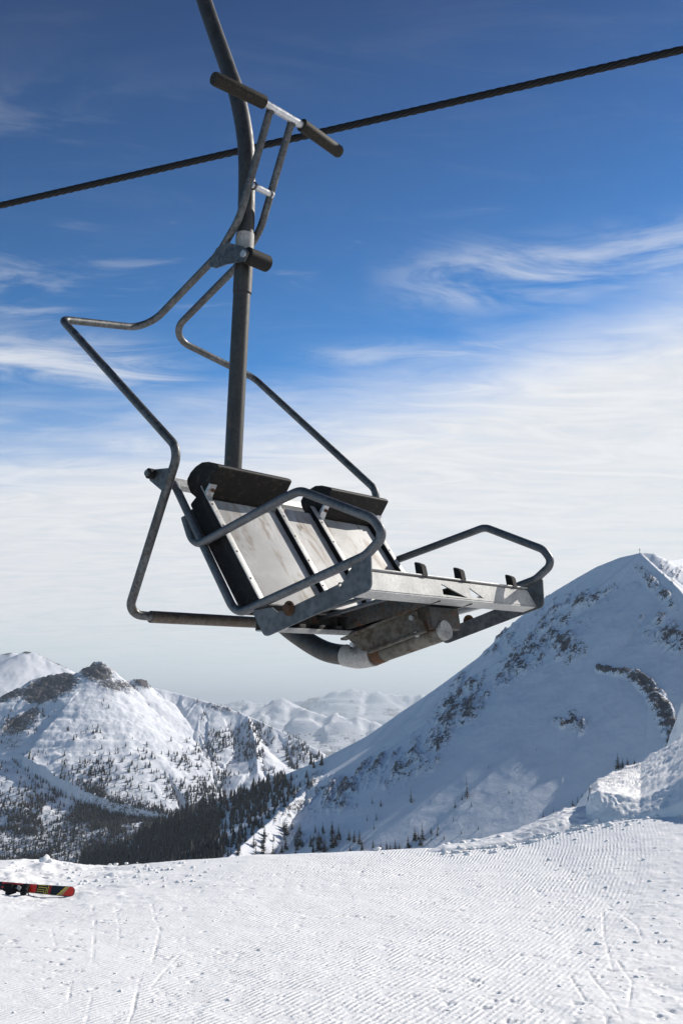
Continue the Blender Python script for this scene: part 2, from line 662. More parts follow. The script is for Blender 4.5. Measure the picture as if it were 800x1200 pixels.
# ---- big shaded mountain on the right
RM = Mountain([
    ([(-60, 1110, 2350), (0, 1060, 2270), (100, 1010, 2160), (165, 979, 2080), (230, 949, 2000), (330, 909, 1880), (380, 888, 1800), (430, 862, 1720), (470, 834, 1650),
      (510, 807, 1590), (560, 770, 1520), (600, 731, 1475), (625, 709, 1440), (650, 692, 1405), (675, 677, 1375), (700, 663, 1345), (725, 653, 1318), (750, 647, 1292), (765, 648, 1290)], .82, 1700),
    ([(750, 648, 1290), (772, 669, 1235), (792, 687, 1180), (815, 714, 1120), (850, 762, 1030), (880, 832, 930), (900, 900, 850)], .66, 900),
    ([(765, 648, 1290), (782, 657, 1370), (800, 654, 1440), (840, 668, 1520), (900, 690, 1640)], .66, 900),
    ([(900, 690, 1640), (1100, 760, 1750), (1300, 850, 1900)], .6, 900),
    ([(262, 1010, 1000), (300, 976, 1080), (335, 947, 1170), (368, 919, 1280), (402, 896, 1400), (440, 874, 1560)], .76, 1200),
])


def rm_height(X, Y):
    H, D, T = RM.base(X, Y)
    amp = D / (D + 90)
    n = fbm(X / 210, Y / 210, 6, 21)
    rid = fbm(X / 90 + 3, Y / 130, 5, 5, .55, True)
    fine = fbm(X / 22, Y / 22, 4, 9)
    far_ = np.exp(-np.maximum(D - 120, 0) / 160)
    H = H + 26 * (n - .5) * amp * (.12 + .88 * far_) + 13 * (rid - .6) * amp * far_ + 1.8 * (fine - .5) * (.35 + .65 * amp)
    rib = fbm(T / 26, D / 240 + 7, 4, 31, .5, True)
    H = H + 13 * (rib - .6) * amp * far_
    return np.maximum(H, -700)


def dist_poly(px, py, pts):
    d = np.full(px.shape, 1e9)
    for (x0, y0), (x1, y1) in zip(pts[:-1], pts[1:]):
        dx, dy = x1 - x0, y1 - y0
        t = np.clip(((px - x0) * dx + (py - y0) * dy) / (dx * dx + dy * dy), 0, 1)
        d = np.minimum(d, np.hypot(px - x0 - t * dx, py - y0 - t * dy))
    return d


def blob(px, py, cx, cy, rx, ry, rot=0):
    c, s = math.cos(math.radians(rot)), math.sin(math.radians(rot))
    u = ((px - cx) * c + (py - cy) * s) / rx; v = (-(px - cx) * s + (py - cy) * c) / ry
    return np.exp(-(u * u + v * v))


X, Y = polar(-24, 30, 980, 700, 2600, 760)
Z = rm_height(X, Y)
PX, PY = seen(X, Y, Z)
rock = np.zeros(X.shape)
arc = dist_poly(PX, PY, [(700, 786), (716, 787), (732, 790), (746, 796), (762, 810), (775, 832), (785, 856), (795, 885), (800, 915)])
wid = 4 + 13 * sstep(705, 790, PX)
rock = np.maximum(rock, .74 * np.exp(-(arc / wid) ** 2) * (.30 + 1.15 * fbm(X / 13, Z / 4, 5, 77, .6)))
for cx, cy, rx, ry, ro, a in [(615, 770, 38, 16, -38, .78), (540, 825, 34, 20, -45, .80), (588, 748, 26, 12, -50, .72), (660, 757, 22, 16, 35, .78),
                              (518, 860, 42, 15, -55, .70), (672, 846, 15, 8, 40, .86), (655, 850, 7, 7, 0, .8), (480, 890, 45, 22, -30, .66), (690, 702, 30, 8, -20, .72),
                              (640, 735, 55, 35, -40, .60), (785, 745, 28, 16, 30, .80), (770, 690, 34, 6, 47, .74), (785, 668, 18, 12, 30, .60), (400, 925, 30, 14, -20, .74),
                              (345, 940, 45, 22, -40, .66), (395, 940, 20, 12, 0, .72), (310, 985, 40, 18, -35, .55), (360, 985, 30, 10, 0, .62), (430, 900, 25, 10, -30, .7), (620, 700, 26, 8, -38, .68)]:
    rock = np.maximum(rock, (.36 + (a - .6) * .75) * blob(PX, PY, cx, cy, rx * 1.25, ry * 1.25, ro) ** .5 * (.15 + 1.9 * fbm((PX * .8 + PY * .6) / 5, (PY * .8 - PX * .6) / 13, 5, 66, .6)))
rock = np.maximum(rock, .20 * sstep(.5, .75, fbm(X / 60, Y / 60, 3, 44)) * (PY < 960))
# the rock bands stand proud
Z = Z + 9.0 * sstep(.30, .6, rock) * fbm(X / 7, Z / 5, 4, 61) 
forest = np.zeros(X.shape)
left_of_spur = (PX < np.interp(PY, [874, 896, 919, 947, 976, 1010], [440, 402, 368, 335, 300, 262]) - 1)
forest = np.where(left_of_spur, .34 * sstep(400, 300, PX) * sstep(1.0, 6.0, PY - np.interp(PX, [60, 100, 230, 330, 380, 420], [1020, 1008, 948, 912, 892, 880])), 0)
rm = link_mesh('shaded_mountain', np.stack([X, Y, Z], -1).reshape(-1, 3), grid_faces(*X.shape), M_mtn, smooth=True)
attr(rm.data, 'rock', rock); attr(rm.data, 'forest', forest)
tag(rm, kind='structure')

# ---- wooded mountain across the valley on the left
LM = Mountain([
    ([(-160, 860, 3700), (-60, 835, 3500), (0, 822, 3400), (25, 811, 3380), (32, 806, 3380), (38, 797, 3390), (52, 795, 3400), (62, 791, 3400), (88, 789, 3400),
      (104, 783, 3400), (110, 778, 3400), (120, 777, 3400), (127, 785, 3400), (142, 796, 3420), (158, 797, 3420), (163, 795, 3420), (170, 799, 3430), (180, 806, 3440), (210, 813, 3450),
      (235, 820, 3420), (255, 826, 3400), (290, 838, 3360), (320, 852, 3320), (350, 866, 3280), (375, 880, 3250), (400, 905, 3200), (440, 960, 3100)], .58, 1500),
    ([(92, 792, 3400), (84, 816, 3310), (70, 845, 3200), (66, 880, 3060), (80, 915, 2900), (104, 955, 2740), (134, 995, 2600)], .44, 900),
    ([(175, 804, 3430), (186, 850, 3230), (196, 890, 3080), (210, 925, 2950), (222, 950, 2850)], .52, 900),
    ([(128, 787, 3400), (150, 830, 3260), (176, 880, 3060), (196, 915, 2930), (214, 952, 2800)], .52, 900),
    ([(235, 821, 3420), (232, 855, 3270), (245, 890, 3120), (252, 925, 2980), (262, 965, 2850)], .52, 900),
    ([(290, 838, 3360), (300, 870, 3200), (302, 905, 3040), (305, 950, 2880)], .52, 900),
    ([(0, 822, 3400), (-15, 860, 3200), (-25, 910, 2950), (-20, 960, 2750), (0, 1020, 2550)], .6, 600),
])


def lm_height(X, Y):
    H, D, T = LM.base(X, Y)
    amp = D / (D + 120)
    n = fbm(X / 420 + 5, Y / 420, 6, 121)
    rib = fbm(T / 62, D / 420 + 2, 5, 131, .55, True)
    fine = fbm(X / 45, Y / 45, 5, 109)
    H = H + 100 * (n - .5) * amp + 82 * (rib - .6) * amp + 16 * (fine - .5) * (.4 + .6 * amp)
    return np.maximum(H, -690)


X, Y = polar(-26, 2, 760, 2150, 4000, 520)
Z = lm_height(X, Y)
PX, PY = seen(X, Y, Z)
rock = np.zeros(X.shape)
for cx, cy, rx, ry, ro, a in [(60, 805, 30, 12, -15, 1.05), (112, 788, 20, 10, 10, 1.05), (45, 815, 22, 9, 0, 1.0), (135, 803, 26, 7, 12, .88), (168, 800, 11, 5, 20, 1.0),
                              (35, 840, 18, 8, -30, .82), (10, 815, 22, 7, -10, .95), (22, 850, 25, 12, -20, .80), (260, 830, 30, 5, 15, .74), (10, 870, 20, 14, 0, .62), (75, 800, 18, 9, 0, .95)]:
    rock = np.maximum(rock, (.40 + (a - .6) * 1.1) * blob(PX, PY, cx, cy, rx, ry, ro) ** .5 * (.6 + .7 * fbm(X / 90, Y / 90, 4, 66)) * 1.15)
Z = Z + 26.0 * sstep(.30, .6, rock) * (fbm(X / 30, Y / 30 + Z / 20, 5, 62, .6) - .35)
rock = np.maximum(rock, .22 * sstep(.5, .75, fbm(X / 110, Y / 110, 3, 144)))
forest = np.zeros(X.shape)
f1 = sstep(870, 985, PY + .35 * (PX - 60)) * sstep(260, 140, PX)
forest = .50 * f1
lm = link_mesh('wooded_mountain', np.stack([X, Y, Z], -1).reshape(-1, 3), grid_faces(*X.shape), M_mtn, smooth=True)
attr(lm.data, 'rock', rock); attr(lm.data, 'forest', forest)
tag(lm, kind='structure')

# ---- snow dome behind it
DM = Mountain([([(-200, 800, 5200), (-60, 775, 5200), (0, 766, 5200), (14, 764, 5200), (25, 768, 5180), (31, 762, 5150), (40, 764, 5150), (58, 773, 5120), (75, 781, 5100), (90, 788, 5100), (130, 812, 5100), (200, 850, 5100)], .45, 900)])
X, Y = polar(-26, -6, 300, 3900, 6500, 160)
H, D, T = DM.base(X, Y)
Z = H + 60 * (fbm(X / 500, Y / 500, 5, 221) - .5) * D / (D + 200) + 10 * (fbm(X / 60, Y / 60, 4, 23) - .5)
Z = np.maximum(Z, -690)
PX, PY = seen(X, Y, Z)
rock = 0.9 * blob(PX, PY, 62, 773, 34, 2.5, 26) ** .6
rock = np.maximum(rock, 1.0 * blob(PX, PY, 32, 764, 7, 3, 0)); rock = np.maximum(rock, 1.0 * blob(PX, PY, 5, 765, 12, 2.5, 0))
o = link_mesh('snow_dome', np.stack([X, Y, Z], -1).reshape(-1, 3), grid_faces(*X.shape), M_mtn, smooth=True)
attr(o.data, 'rock', rock); attr(o.data, 'forest', np.zeros(X.size)); tag(o, kind='structure')


# ---- faint ranges on the horizon
def far_range(name, ridge, y0, y1, seed, relief, slope, bowl, nc=420, nr=150, a0=-30, a1=30, rk=.35, fo=None, base=-640):
    M = Mountain([(ridge, slope, bowl)])
    X, Y = polar(a0, a1, nc, y0, y1, nr)
    H, D, T = M.base(X, Y)
    s = relief
    Z = H + s * (fbm(X / (s * 6), Y / (s * 6), 6, seed, .58) - .5) * D / (D + s) + s * 1.15 * (fbm(T / (s * 1.0), D / (s * 2.6), 6, seed + 5, .62, True) - .62) * (.45 + .55 * D / (D + s * 2))
    rock = rk + .38 * sstep(.45, .7, fbm(X / (s * 2), Y / (s * 2), 5, seed + 9))
    forest = sstep(fo[0], fo[1], Z) * .40 if fo else np.zeros(X.shape)
    Z = np.maximum(Z, base)
    o = link_mesh(name, np.stack([X, Y, Z], -1).reshape(-1, 3), grid_faces(*X.shape), M_mtnfar, smooth=True)
    attr(o.data, 'rock', rock); attr(o.data, 'forest', forest)
    tag(o, kind='structure')


far_range('distant_snow_ridge', [(-500, 870, 19890), (-100, 850, 18720), (150, 838, 18135), (230, 830, 18135), (300, 826, 18135), (330, 820, 18135), (345, 826, 17901), (362, 832, 17550), (400, 838, 17316),
          (440, 846, 17199), (470, 856, 17082), (540, 862, 17082), (700, 850, 17550), (1200, 840, 18720)], 13200, 22800, 301, 380, .34, 1100, fo=(-200, -380), rk=.04)
far_range('distant_peaks', [(-600, 830, 38610), (0, 822, 37440), (200, 824, 36270), (300, 822, 36270), (350, 821, 35685), (380, 817, 35100), (395, 810, 35100), (405, 813, 35100), (412, 807, 35100), (422, 809, 35100),
          (430, 813, 35100), (442, 806, 35100), (452, 812, 35100), (470, 812, 35100), (500, 816, 35100), (620, 812, 35100), (900, 815, 37440), (1400, 820, 39780)], 26000, 44000, 401, 640, .40, 1900, rk=.16)


# ------------------------------------------------------------------ trees
def tree_mesh(name, seed, rows=9, wid=.26, bare=False):
    rr = random.Random(seed)
    V = []; Fc = []
    def tri(a, b, c):
        k = len(V); V.extend((a, b, c)); Fc.append((k, k + 1, k + 2))
    # trunk, three-sided and tapered
    for k in range(3):
        a0, a1 = 2.094 * k, 2.094 * (k + 1)
        tri((.022 * math.cos(a0), .022 * math.sin(a0), -.03), (.022 * math.cos(a1), .022 * math.sin(a1), -.03), (0, 0, .97))
    for i in range(rows):
        z = .14 + .84 * i / rows
        r = wid * (1 - .92 * (z - .1) / .9) * rr.uniform(.75, 1.1)
        nb = 7 if i < rows * .6 else 5
        off = rr.random() * 6
        for k in range(nb):
            if rr.random() < (.28 if bare else .08): continue
            a = off + 6.283 * k / nb + rr.uniform(-.2, .2)
            L = r * rr.uniform(.6, 1.25); w = r * (.16 if bare else .42)
            d = Vector((math.cos(a), math.sin(a), 0)); s = Vector((-d.y, d.x, 0))
            tip = d * L + Vector((0, 0, z - L * .45))
            root = Vector((0, 0, z + .02))
            mid = d * L * .55
            tri(tuple(root), tuple(mid + s * w + Vector((0, 0, z - L * .25))), tuple(tip))
            tri(tuple(root), tuple(tip), tuple(mid - s * w + Vector((0, 0, z - L * .25))))
    me = bpy.data.meshes.new(name)
    me.from_pydata([tuple(v) for v in V], [], Fc)
    me.materials.append(M_tree)
    return me


TREES = [tree_mesh('conifer', 1), tree_mesh('conifer', 2, 10, .22), tree_mesh('conifer', 3, 8, .30), tree_mesh('conifer', 4, 10, .24, True)]


def hit(px, py, fn, y0, y1, n=500):
    """where the bearing of a surveyed tree meets the mountain"""
    ys = np.linspace(y0, y1, n)
    p = np.array([at(px, py, y) for y in ys])
    h = fn(p[:, 0], p[:, 1])
    below = p[:, 2] < h
    if not below.any(): return None
    i = int(np.argmax(below))
    return p[i, 0], p[i, 1], h[i]


def plant(px, py, hp, fn, y0, y1, label, group, k=None):
    q = hit(px, py, fn, y0, y1)
    if q is None: return None
    h = hp * q[1] / 1128.0
    o = bpy.data.objects.new('conifer', TREES[k if k is not None else random.randrange(3)])
    C.objects.link(o)
    o.location = (q[0], q[1], q[2] - .4)
    o.scale = (h * random.uniform(.85, 1.15),) * 2 + (h,)
    o.rotation_euler = (random.uniform(-.04, .04), random.uniform(-.04, .04), random.uniform(0, 6.28))
    tag(o, label, 'tree', group)
    return o


# picked-out single trees (base px, base py, height)
LONE = [(547, 936, 26, 3, 'tall bare tree with a leaning neighbour, alone halfway up the blue shaded snowfield'),
        (481, 942, 20, 3, 'slim bare tree standing by itself above the lower row on the blue snowfield'),
        (637, 966, 15, 0, 'dark conifer with narrow point, lowest of the few below the cut snowbank'),
        (648, 960, 14, 1, 'dark conifer just beside the lowest one below the cut snowbank'),
        (708, 901, 1, 1, None)]
for px, py, hp, k, lab in LONE:
    if lab: plant(px, py, hp, rm_height, 760, 1700, lab, None, k)
g = 'bushy dark conifers behind the crest of the snowbank'
for px, py, hp in [(724, 902, 20), (729, 902, 15), (735, 900, 12), (743, 896, 7)]:
    plant(px, py, hp, rm_height, 760, 1700, 'bushy dark conifer peeping over the crest of the sunlit snowbank', g)
g = 'row of conifers beside the cut end of the snowbank'
for px, py, hp in [(671, 950, 14), (677, 948, 15), (682, 945, 15), (687, 943, 17)]:
    plant(px, py, hp, rm_height, 760, 1700, 'slim conifer in the short row touching the cut end of the snowbank', g)
g = 'scattered bare trees on the blue snowfield'
for px, py, hp in [(436, 943, 10), (446, 945, 10), (470, 903, 9), (464, 900, 7), (454, 918, 7), (467, 915, 7), (430, 963, 10), (441, 962, 10), (438, 972, 9), (533, 948, 11), (541, 938, 9),
                   (531, 962, 6), (552, 946, 7), (513, 973, 10), (596, 930, 6), (600, 942, 5), (505, 985, 6), (492, 905, 5), (628, 880, 5), (572, 900, 4), (610, 905, 4)]:
    plant(px, py, hp, rm_height, 760, 1700, 'small bare tree scattered among others on the open blue snowfield', g, random.choice([1, 3]))
g = 'row of conifers along the foot of the shaded face'
for px, py, hp in [(409, 985, 14), (415, 988, 16), (421, 990, 18), (424, 997, 12), (410, 998, 10), (437, 995, 11), (446, 996, 8), (453, 996, 12), (457, 997, 10), (463, 997, 14), (468, 996, 9), (478, 994, 16),
                   (486, 986, 18), (490, 984, 10), (495, 985, 21), (493, 992, 15), (505, 978, 9), (512, 980, 9), (520, 985, 6), (540, 978, 5), (560, 972, 5)]:
    plant(px, py, hp, rm_height, 760, 1700, 'dark conifer in the loose row along the foot of the blue snowfield', g)
g = 'conifers on the sunlit lower spur'
r2 = random.Random(5)
n = 0
while n < 62:
    px = r2.uniform(272, 400); py = r2.uniform(962, 1004)
    if py < 1004 - (px - 268) * .62 * r2.random() ** .3 and px < 340: continue
    if px > 340 and py < 972: continue
    if plant(px, py, r2.uniform(8, 19), rm_height, 760, 1700, 'dark conifer in the open wood on the sunlit lower spur', g): n += 1
# forest on the shaded ridge: the largest as trees of their own, the rest as one mass
cand = []
r2 = random.Random(9)
while len(cand) < 1700:
    px = r2.uniform(95, 400)
    top = np.interp(px, [95, 100, 165, 230, 330, 380, 400], [1012, 1008, 977, 947, 909, 889, 882])
    py = top + (1022 - top) * r2.random() ** .85
    dens = vnoise(np.array([px / 22.]), np.array([py / 22.]), 3)[0]
    if px > 300 and r2.random() < (px - 300) / 90: continue
    if r2.random() > .25 + dens * 1.1: continue
    cand.append((px, py, r2.uniform(7, 15) * (1.25 if px < 260 else 1)))
PTSR = []
for px, py, hp in cand:
    q = hit(px, py, rm_height, 760, 2400, 500)
    if q is not None and px < np.interp(py, [874, 896, 919, 947, 976, 1010], [440, 402, 368, 335, 300, 262]): PTSR.append((q[0], q[1], q[2], hp * q[1] / 1128.0, hp))
PTSR.sort(key=lambda t: -t[4])
for x, y, z, h, hp in PTSR[:165]:
    o = bpy.data.objects.new('conifer', TREES[r2.randrange(3)])
    C.objects.link(o)
    o.location = (x, y, z - .4); o.scale = (h * .95, h * .95, h); o.rotation_euler = (0, 0, r2.uniform(0, 6.28))
    tag(o, 'dark conifer in the dense forest on the shaded ridge under the sunlit mountain', 'tree', 'conifers of the forest on the shaded ridge')


def merged_trees(name, P, protos):
    if len(P) == 0: return None
    Vs = []; Fs = []; off = 0
    data = []
    for me in protos:
        v = np.empty(len(me.vertices) * 3); me.vertices.foreach_get('co', v)
        f = np.array([p.vertices[:] for p in me.polygons])
        data.append((v.reshape(-1, 3), f))
    for x, y, z, h in P:
        v, f = data[rng.integers(len(data))]
        a = rng.random() * 6.28
        ca, sa = math.cos(a) * h * rng.uniform(.85, 1.2), math.sin(a) * h
        w = np.empty_like(v)
        w[:, 0] = v[:, 0] * ca - v[:, 1] * sa + x; w[:, 1] = v[:, 0] * sa + v[:, 1] * ca + y; w[:, 2] = v[:, 2] * h + z
        Vs.append(w); Fs.append(f + off); off += len(v)
    o = link_mesh(name, np.concatenate(Vs), np.concatenate(Fs), M_tree)
    return tag(o, kind='stuff')


def small_tree(seed):
    rr = random.Random(seed)
    V = []; Fc = []
    for z0, z1, r in ((.06, .62, .20), (.36, .82, .145), (.62, 1.0, .09)):
        n = 6; off = rr.random() * 6
        ring = [(r * rr.uniform(.65, 1.3) * math.cos(off + 6.283 * k / n), r * rr.uniform(.65, 1.3) * math.sin(off + 6.283 * k / n), z0 + rr.uniform(-.05, .06)) for k in range(n)]
        for k in range(n):
            q = len(V); V.extend((ring[k], ring[(k + 1) % n], (rr.uniform(-.01, .01), 0, z1))); Fc.append((q, q + 1, q + 2))
    me = bpy.data.meshes.new('conifer'); me.from_pydata(V, [], Fc); me.materials.append(M_tree)
    return me
LOW = [small_tree(21), small_tree(22), small_tree(23)]
merged_trees('shaded_ridge_forest', [(x, y, z - .4, h) for x, y, z, h, hp in PTSR[165:]], LOW)
# wooded mountain: thousands of trees, thick low down
N = 110000
a = rng.uniform(math.tan(math.radians(-23)), math.tan(math.radians(0)), N); yy = np.sqrt(rng.uniform(2180 ** 2, 3420 ** 2, N))
xx = a * yy
zz = lm_height(xx, yy)
px, py = seen(xx, yy, zz)
low = sstep(900, 995, py + .40 * (px - 60)) * sstep(300, 150, px)
gul = np.exp(-((px - 190) / 22) ** 2 - ((py - 870) / 60) ** 2)
clump = fbm(xx / 70, yy / 70, 4, 555)
prob = sstep(.44, .58, clump) * (.05 + 1.2 * low) * sstep(815, 870, py + (px - 60) * .02) + .22 * low
prob = prob * (1 - .75 * sstep(120, 150, px) * sstep(262, 232, px) * sstep(960, 930, py)) + .55 * np.exp(-((px - 240) / 16) ** 2 - ((py - 935) / 22) ** 2) + .25 * sstep(.52, .66, clump) * sstep(250, 290, px)
prob = prob * (1 - .9 * gul)
keep = (rng.random(N) < prob * .75) & (py < 1030)
hh = rng.uniform(6, 17, N)
P = np.stack([xx, yy, zz - .5, hh], 1)[keep][:30000]
merged_trees('wooded_mountain_forest', P, LOW)

# summit cross on the big mountain
q = at(749, 647.5, 1290)
sc = empty('summit_cross', (q[0], q[1], q[2] - 1))
tag(sc, 'tiny cross standing on the summit of the shaded snow mountain', 'summit cross')
M_wood = simple('grey_timber', (.12, .10, .08))
bm = bmesh.new(); box(bm, (0, 0, 3.2), (.5, .5, 7.0), bevel=.05); from_bm('post', bm, M_wood, sc)
bm = bmesh.new(); box(bm, (0, -.26, 4.9), (3.0, .4, .45), bevel=.05); from_bm('crossbeam', bm, M_wood, sc)

# ------------------------------------------------------------------ near snow
PXT = [-300, 0, 50, 70, 100, 150, 200, 300, 400, 500, 560, 600, 640, 700, 740, 800, 900, 1200]
PYT = [1016, 1011, 1008, 1012, 1016, 1016, 1011, 1003, 1000, 995, 990, 985, 976, 963, 956, 942, 922, 880]


def crest(x):
    D = 12.6
    px = 400 + 1128.0 * x / D * .985
    py = np.interp(px, PXT, PYT)
    u = -(py - 600) / 1128.0
    return EYE + D * (SP + u * CP) / (CP - u * SP)


def slope_height(X, Y):
    D = 12.6
    zc = crest(X)
    s = sstep(4.0, D, Y)
    Z = zc * s + (0.0) * (1 - s)
    over = np.maximum(Y - D, 0)
    Z = Z - (.10 * over + .035 * over ** 2) * (Y < 40) - np.where(Y >= 40, .10 * over + .035 * 27.4 ** 2 + (over - 27.4) * .45, 0)
    return Z


u = np.linspace(-.62, .66, 860)
yv = np.geomspace(3.2, 15.0, 700)
Yg, U = np.meshgrid(yv, u, indexing='ij')
Xg = U * Yg
Zg = slope_height(Xg, Yg)
PXg, PYg = seen(Xg, Yg, Zg)
# where the groomer's comb marks survive
gro = sstep(.36, .60, fbm(Xg / 1.6 + 3, Yg / 1.6, 4, 71)) * .45 + .55
rough_l = np.clip(1.15 - np.hypot((PXg - 60) / 190, (PYg - 1030) / 42), 0, 1)
rough_r = np.clip((PXg - (690 - (PYg - 960) * .35)) / 110, 0, 1)
rough_r = np.maximum(rough_r, np.clip((PXg - 560) / 160, 0, 1) * np.clip((PYg - 1080) / 60, 0, 1) * .9)
rough_b = np.clip(1 - np.abs(PYg - 1040 - (PXg - 300) * -.02) / 16, 0, 1) * .5 * sstep(520, 300, PXg)
tail = np.clip(1 - np.abs(PXg - 600) / 200, 0, 1) * np.clip(1 - np.abs(PYg - 975) / 14, 0, 1)
rough = np.clip(np.maximum(np.maximum(rough_l, rough_r), rough_b), 0, 1)
gro = np.clip(gro * (1 - rough) , 0, 1)
gro = gro * (.45 + .55 * sstep(100, 420, PXg + (PYg - 1000) * .9))
R0 = np.hypot(Xg + 18.3, Yg - 17.35)
phase = R0 / .041
warp = fbm(Xg / .9, Yg / .9, 3, 91)
phase = phase + 1.2 * warp
# relief: soft undulation everywhere, chopped lumps where it is rough
lump = fbm(Xg / .16, Yg / .16, 5, 15, .6)
big = fbm(Xg / .9, Yg / .9, 4, 25)
ch = np.maximum(0, fbm(Xg / .09, Yg / .09, 3, 35, .6) - .60)
Zg = Zg + .035 * (big - .5) + rough * (.018 * (lump - .5) + .025 * ch) + .004 * (lump - .5)
# lumps on the skyline at the left
Zg = Zg + .09 * np.maximum(0, fbm(Xg / .33, Yg / .33, 4, 45, .6) - .50) * rough_l * 1.5
Zg = Zg + .04 * np.exp(-((PXg - 50) / 12) ** 2) * np.exp(-((Yg - 12.3) / .3) ** 2)
# ski and board tracks: narrow grooves
def groove(pts, w, d):
    global Zg
    W3 = [at(a, b, 1)[0:1] and (a, b) for a, b in pts]
    dd = dist_poly(PXg, PYg, W3)
    wpx = w * 1128.0 / Yg
    n = fbm(Xg / .12, Yg / .12, 3, 5)
    Zg = Zg - d * .42 * np.exp(-(dd / (wpx * .5)) ** 2) * (.3 + 1.9 * np.clip(n * 2 - .55, 0, 1))
for pts, w, d in [([(178, 1060), (182, 1078), (188, 1090), (184, 1105), (178, 1128)], .011, .02),
                  ([(164, 1148), (160, 1165), (156, 1185), (150, 1200)], .012, .02), ([(210, 1118), (196, 1134), (176, 1158)], .009, .014),
                  ([(108, 1062), (112, 1085), (108, 1130)], .010, .014), ([(84, 1150), (80, 1175)], .012, .02), ([(60, 1090), (66, 1110)], .01, .012), ([(108, 1165), (100, 1200)], .01, .013),
                  ([(668, 1145), (684, 1172), (705, 1185), (712, 1200)], .011, .022), ([(705, 1068), (708, 1100), (714, 1122), (716, 1135)], .01, .018), ([(736, 1180), (740, 1150), (722, 1125)], .011, .022),
                  ([(712, 1060), (745, 1085), (752, 1100)], .01, .014), ([(690, 1140), (720, 1178), (728, 1196)], .010, .016), ([(620, 1085), (650, 1098), (690, 1118)], .009, .012), ([(760, 1060), (800, 1048)], .011, .016),
                  ([(135, 1062), (140, 1085), (138, 1108)], .008, .010)]:
    groove(pts, w, d)
# small pits and crumbs dragged along
pit = fbm(Xg / .10 + 50, Yg / .07 + 20, 4, 85, .6)
Zg = Zg - .022 * np.maximum(0, pit - .68) / .34 * (.35 + .65 * sstep(.45, .6, fbm(Xg / 1.1, Yg / 1.1, 3, 99))) * 1.6
# tuck the borders of this sheet under the wider hillside
edge_ = np.maximum(sstep(.58, .62, np.abs(U - .02)), sstep(14.2, 15.0, Yg))
edge_ = np.maximum(edge_, sstep(3.5, 3.2, Yg))
Zg = Zg - .25 * edge_
gsn = link_mesh('snow_slope', np.stack([Xg, Yg, Zg], -1).reshape(-1, 3), grid_faces(*Xg.shape), M_snow, smooth=True)
attr(gsn.data, 'track', phase); attr(gsn.data, 'groomed', gro)
tag(gsn, kind='structure')

# the wider hillside it belongs to, falling away to the valley on every side
xs = np.concatenate([-np.geomspace(2200, 16, 34), np.linspace(-14, 18, 90), np.geomspace(20, 2200, 34)])
ys = np.concatenate([-np.geomspace(2200, 16, 30), np.linspace(-14, 34, 110), np.geomspace(36, 900, 34)])
Yc, Xc = np.meshgrid(ys, xs, indexing='ij')
Zc = slope_height(Xc, np.maximum(Yc, 0))
Zc = np.where(np.abs(Xc) > 20, Zc * 1.0, Zc)
Zc = np.clip(Zc, -700, 6)
Zc = Zc - np.maximum(0, np.abs(Xc) - 30) * .34 - np.maximum(0, -Yc - 40) * .3
inside = (np.abs(Xc / np.maximum(Yc, 1) - .02) < .60) & (Yc > 3.3) & (Yc < 14.6)
Zc = Zc - .14 + .05 * (fbm(Xc / 2, Yc / 2, 4, 12) - .5) - np.where(inside, .12, 0) + np.where((Yc < 2.5), .12, 0)
Zc = np.maximum(Zc, -652)
hs = link_mesh('snow_hillside', np.stack([Xc, Yc, Zc], -1).reshape(-1, 3), grid_faces(*Xc.shape), M_snow, smooth=True)
attr(hs.data, 'track', np.zeros(Xc.size)); attr(hs.data, 'groomed', np.zeros(Xc.size))
tag(hs, kind='structure')


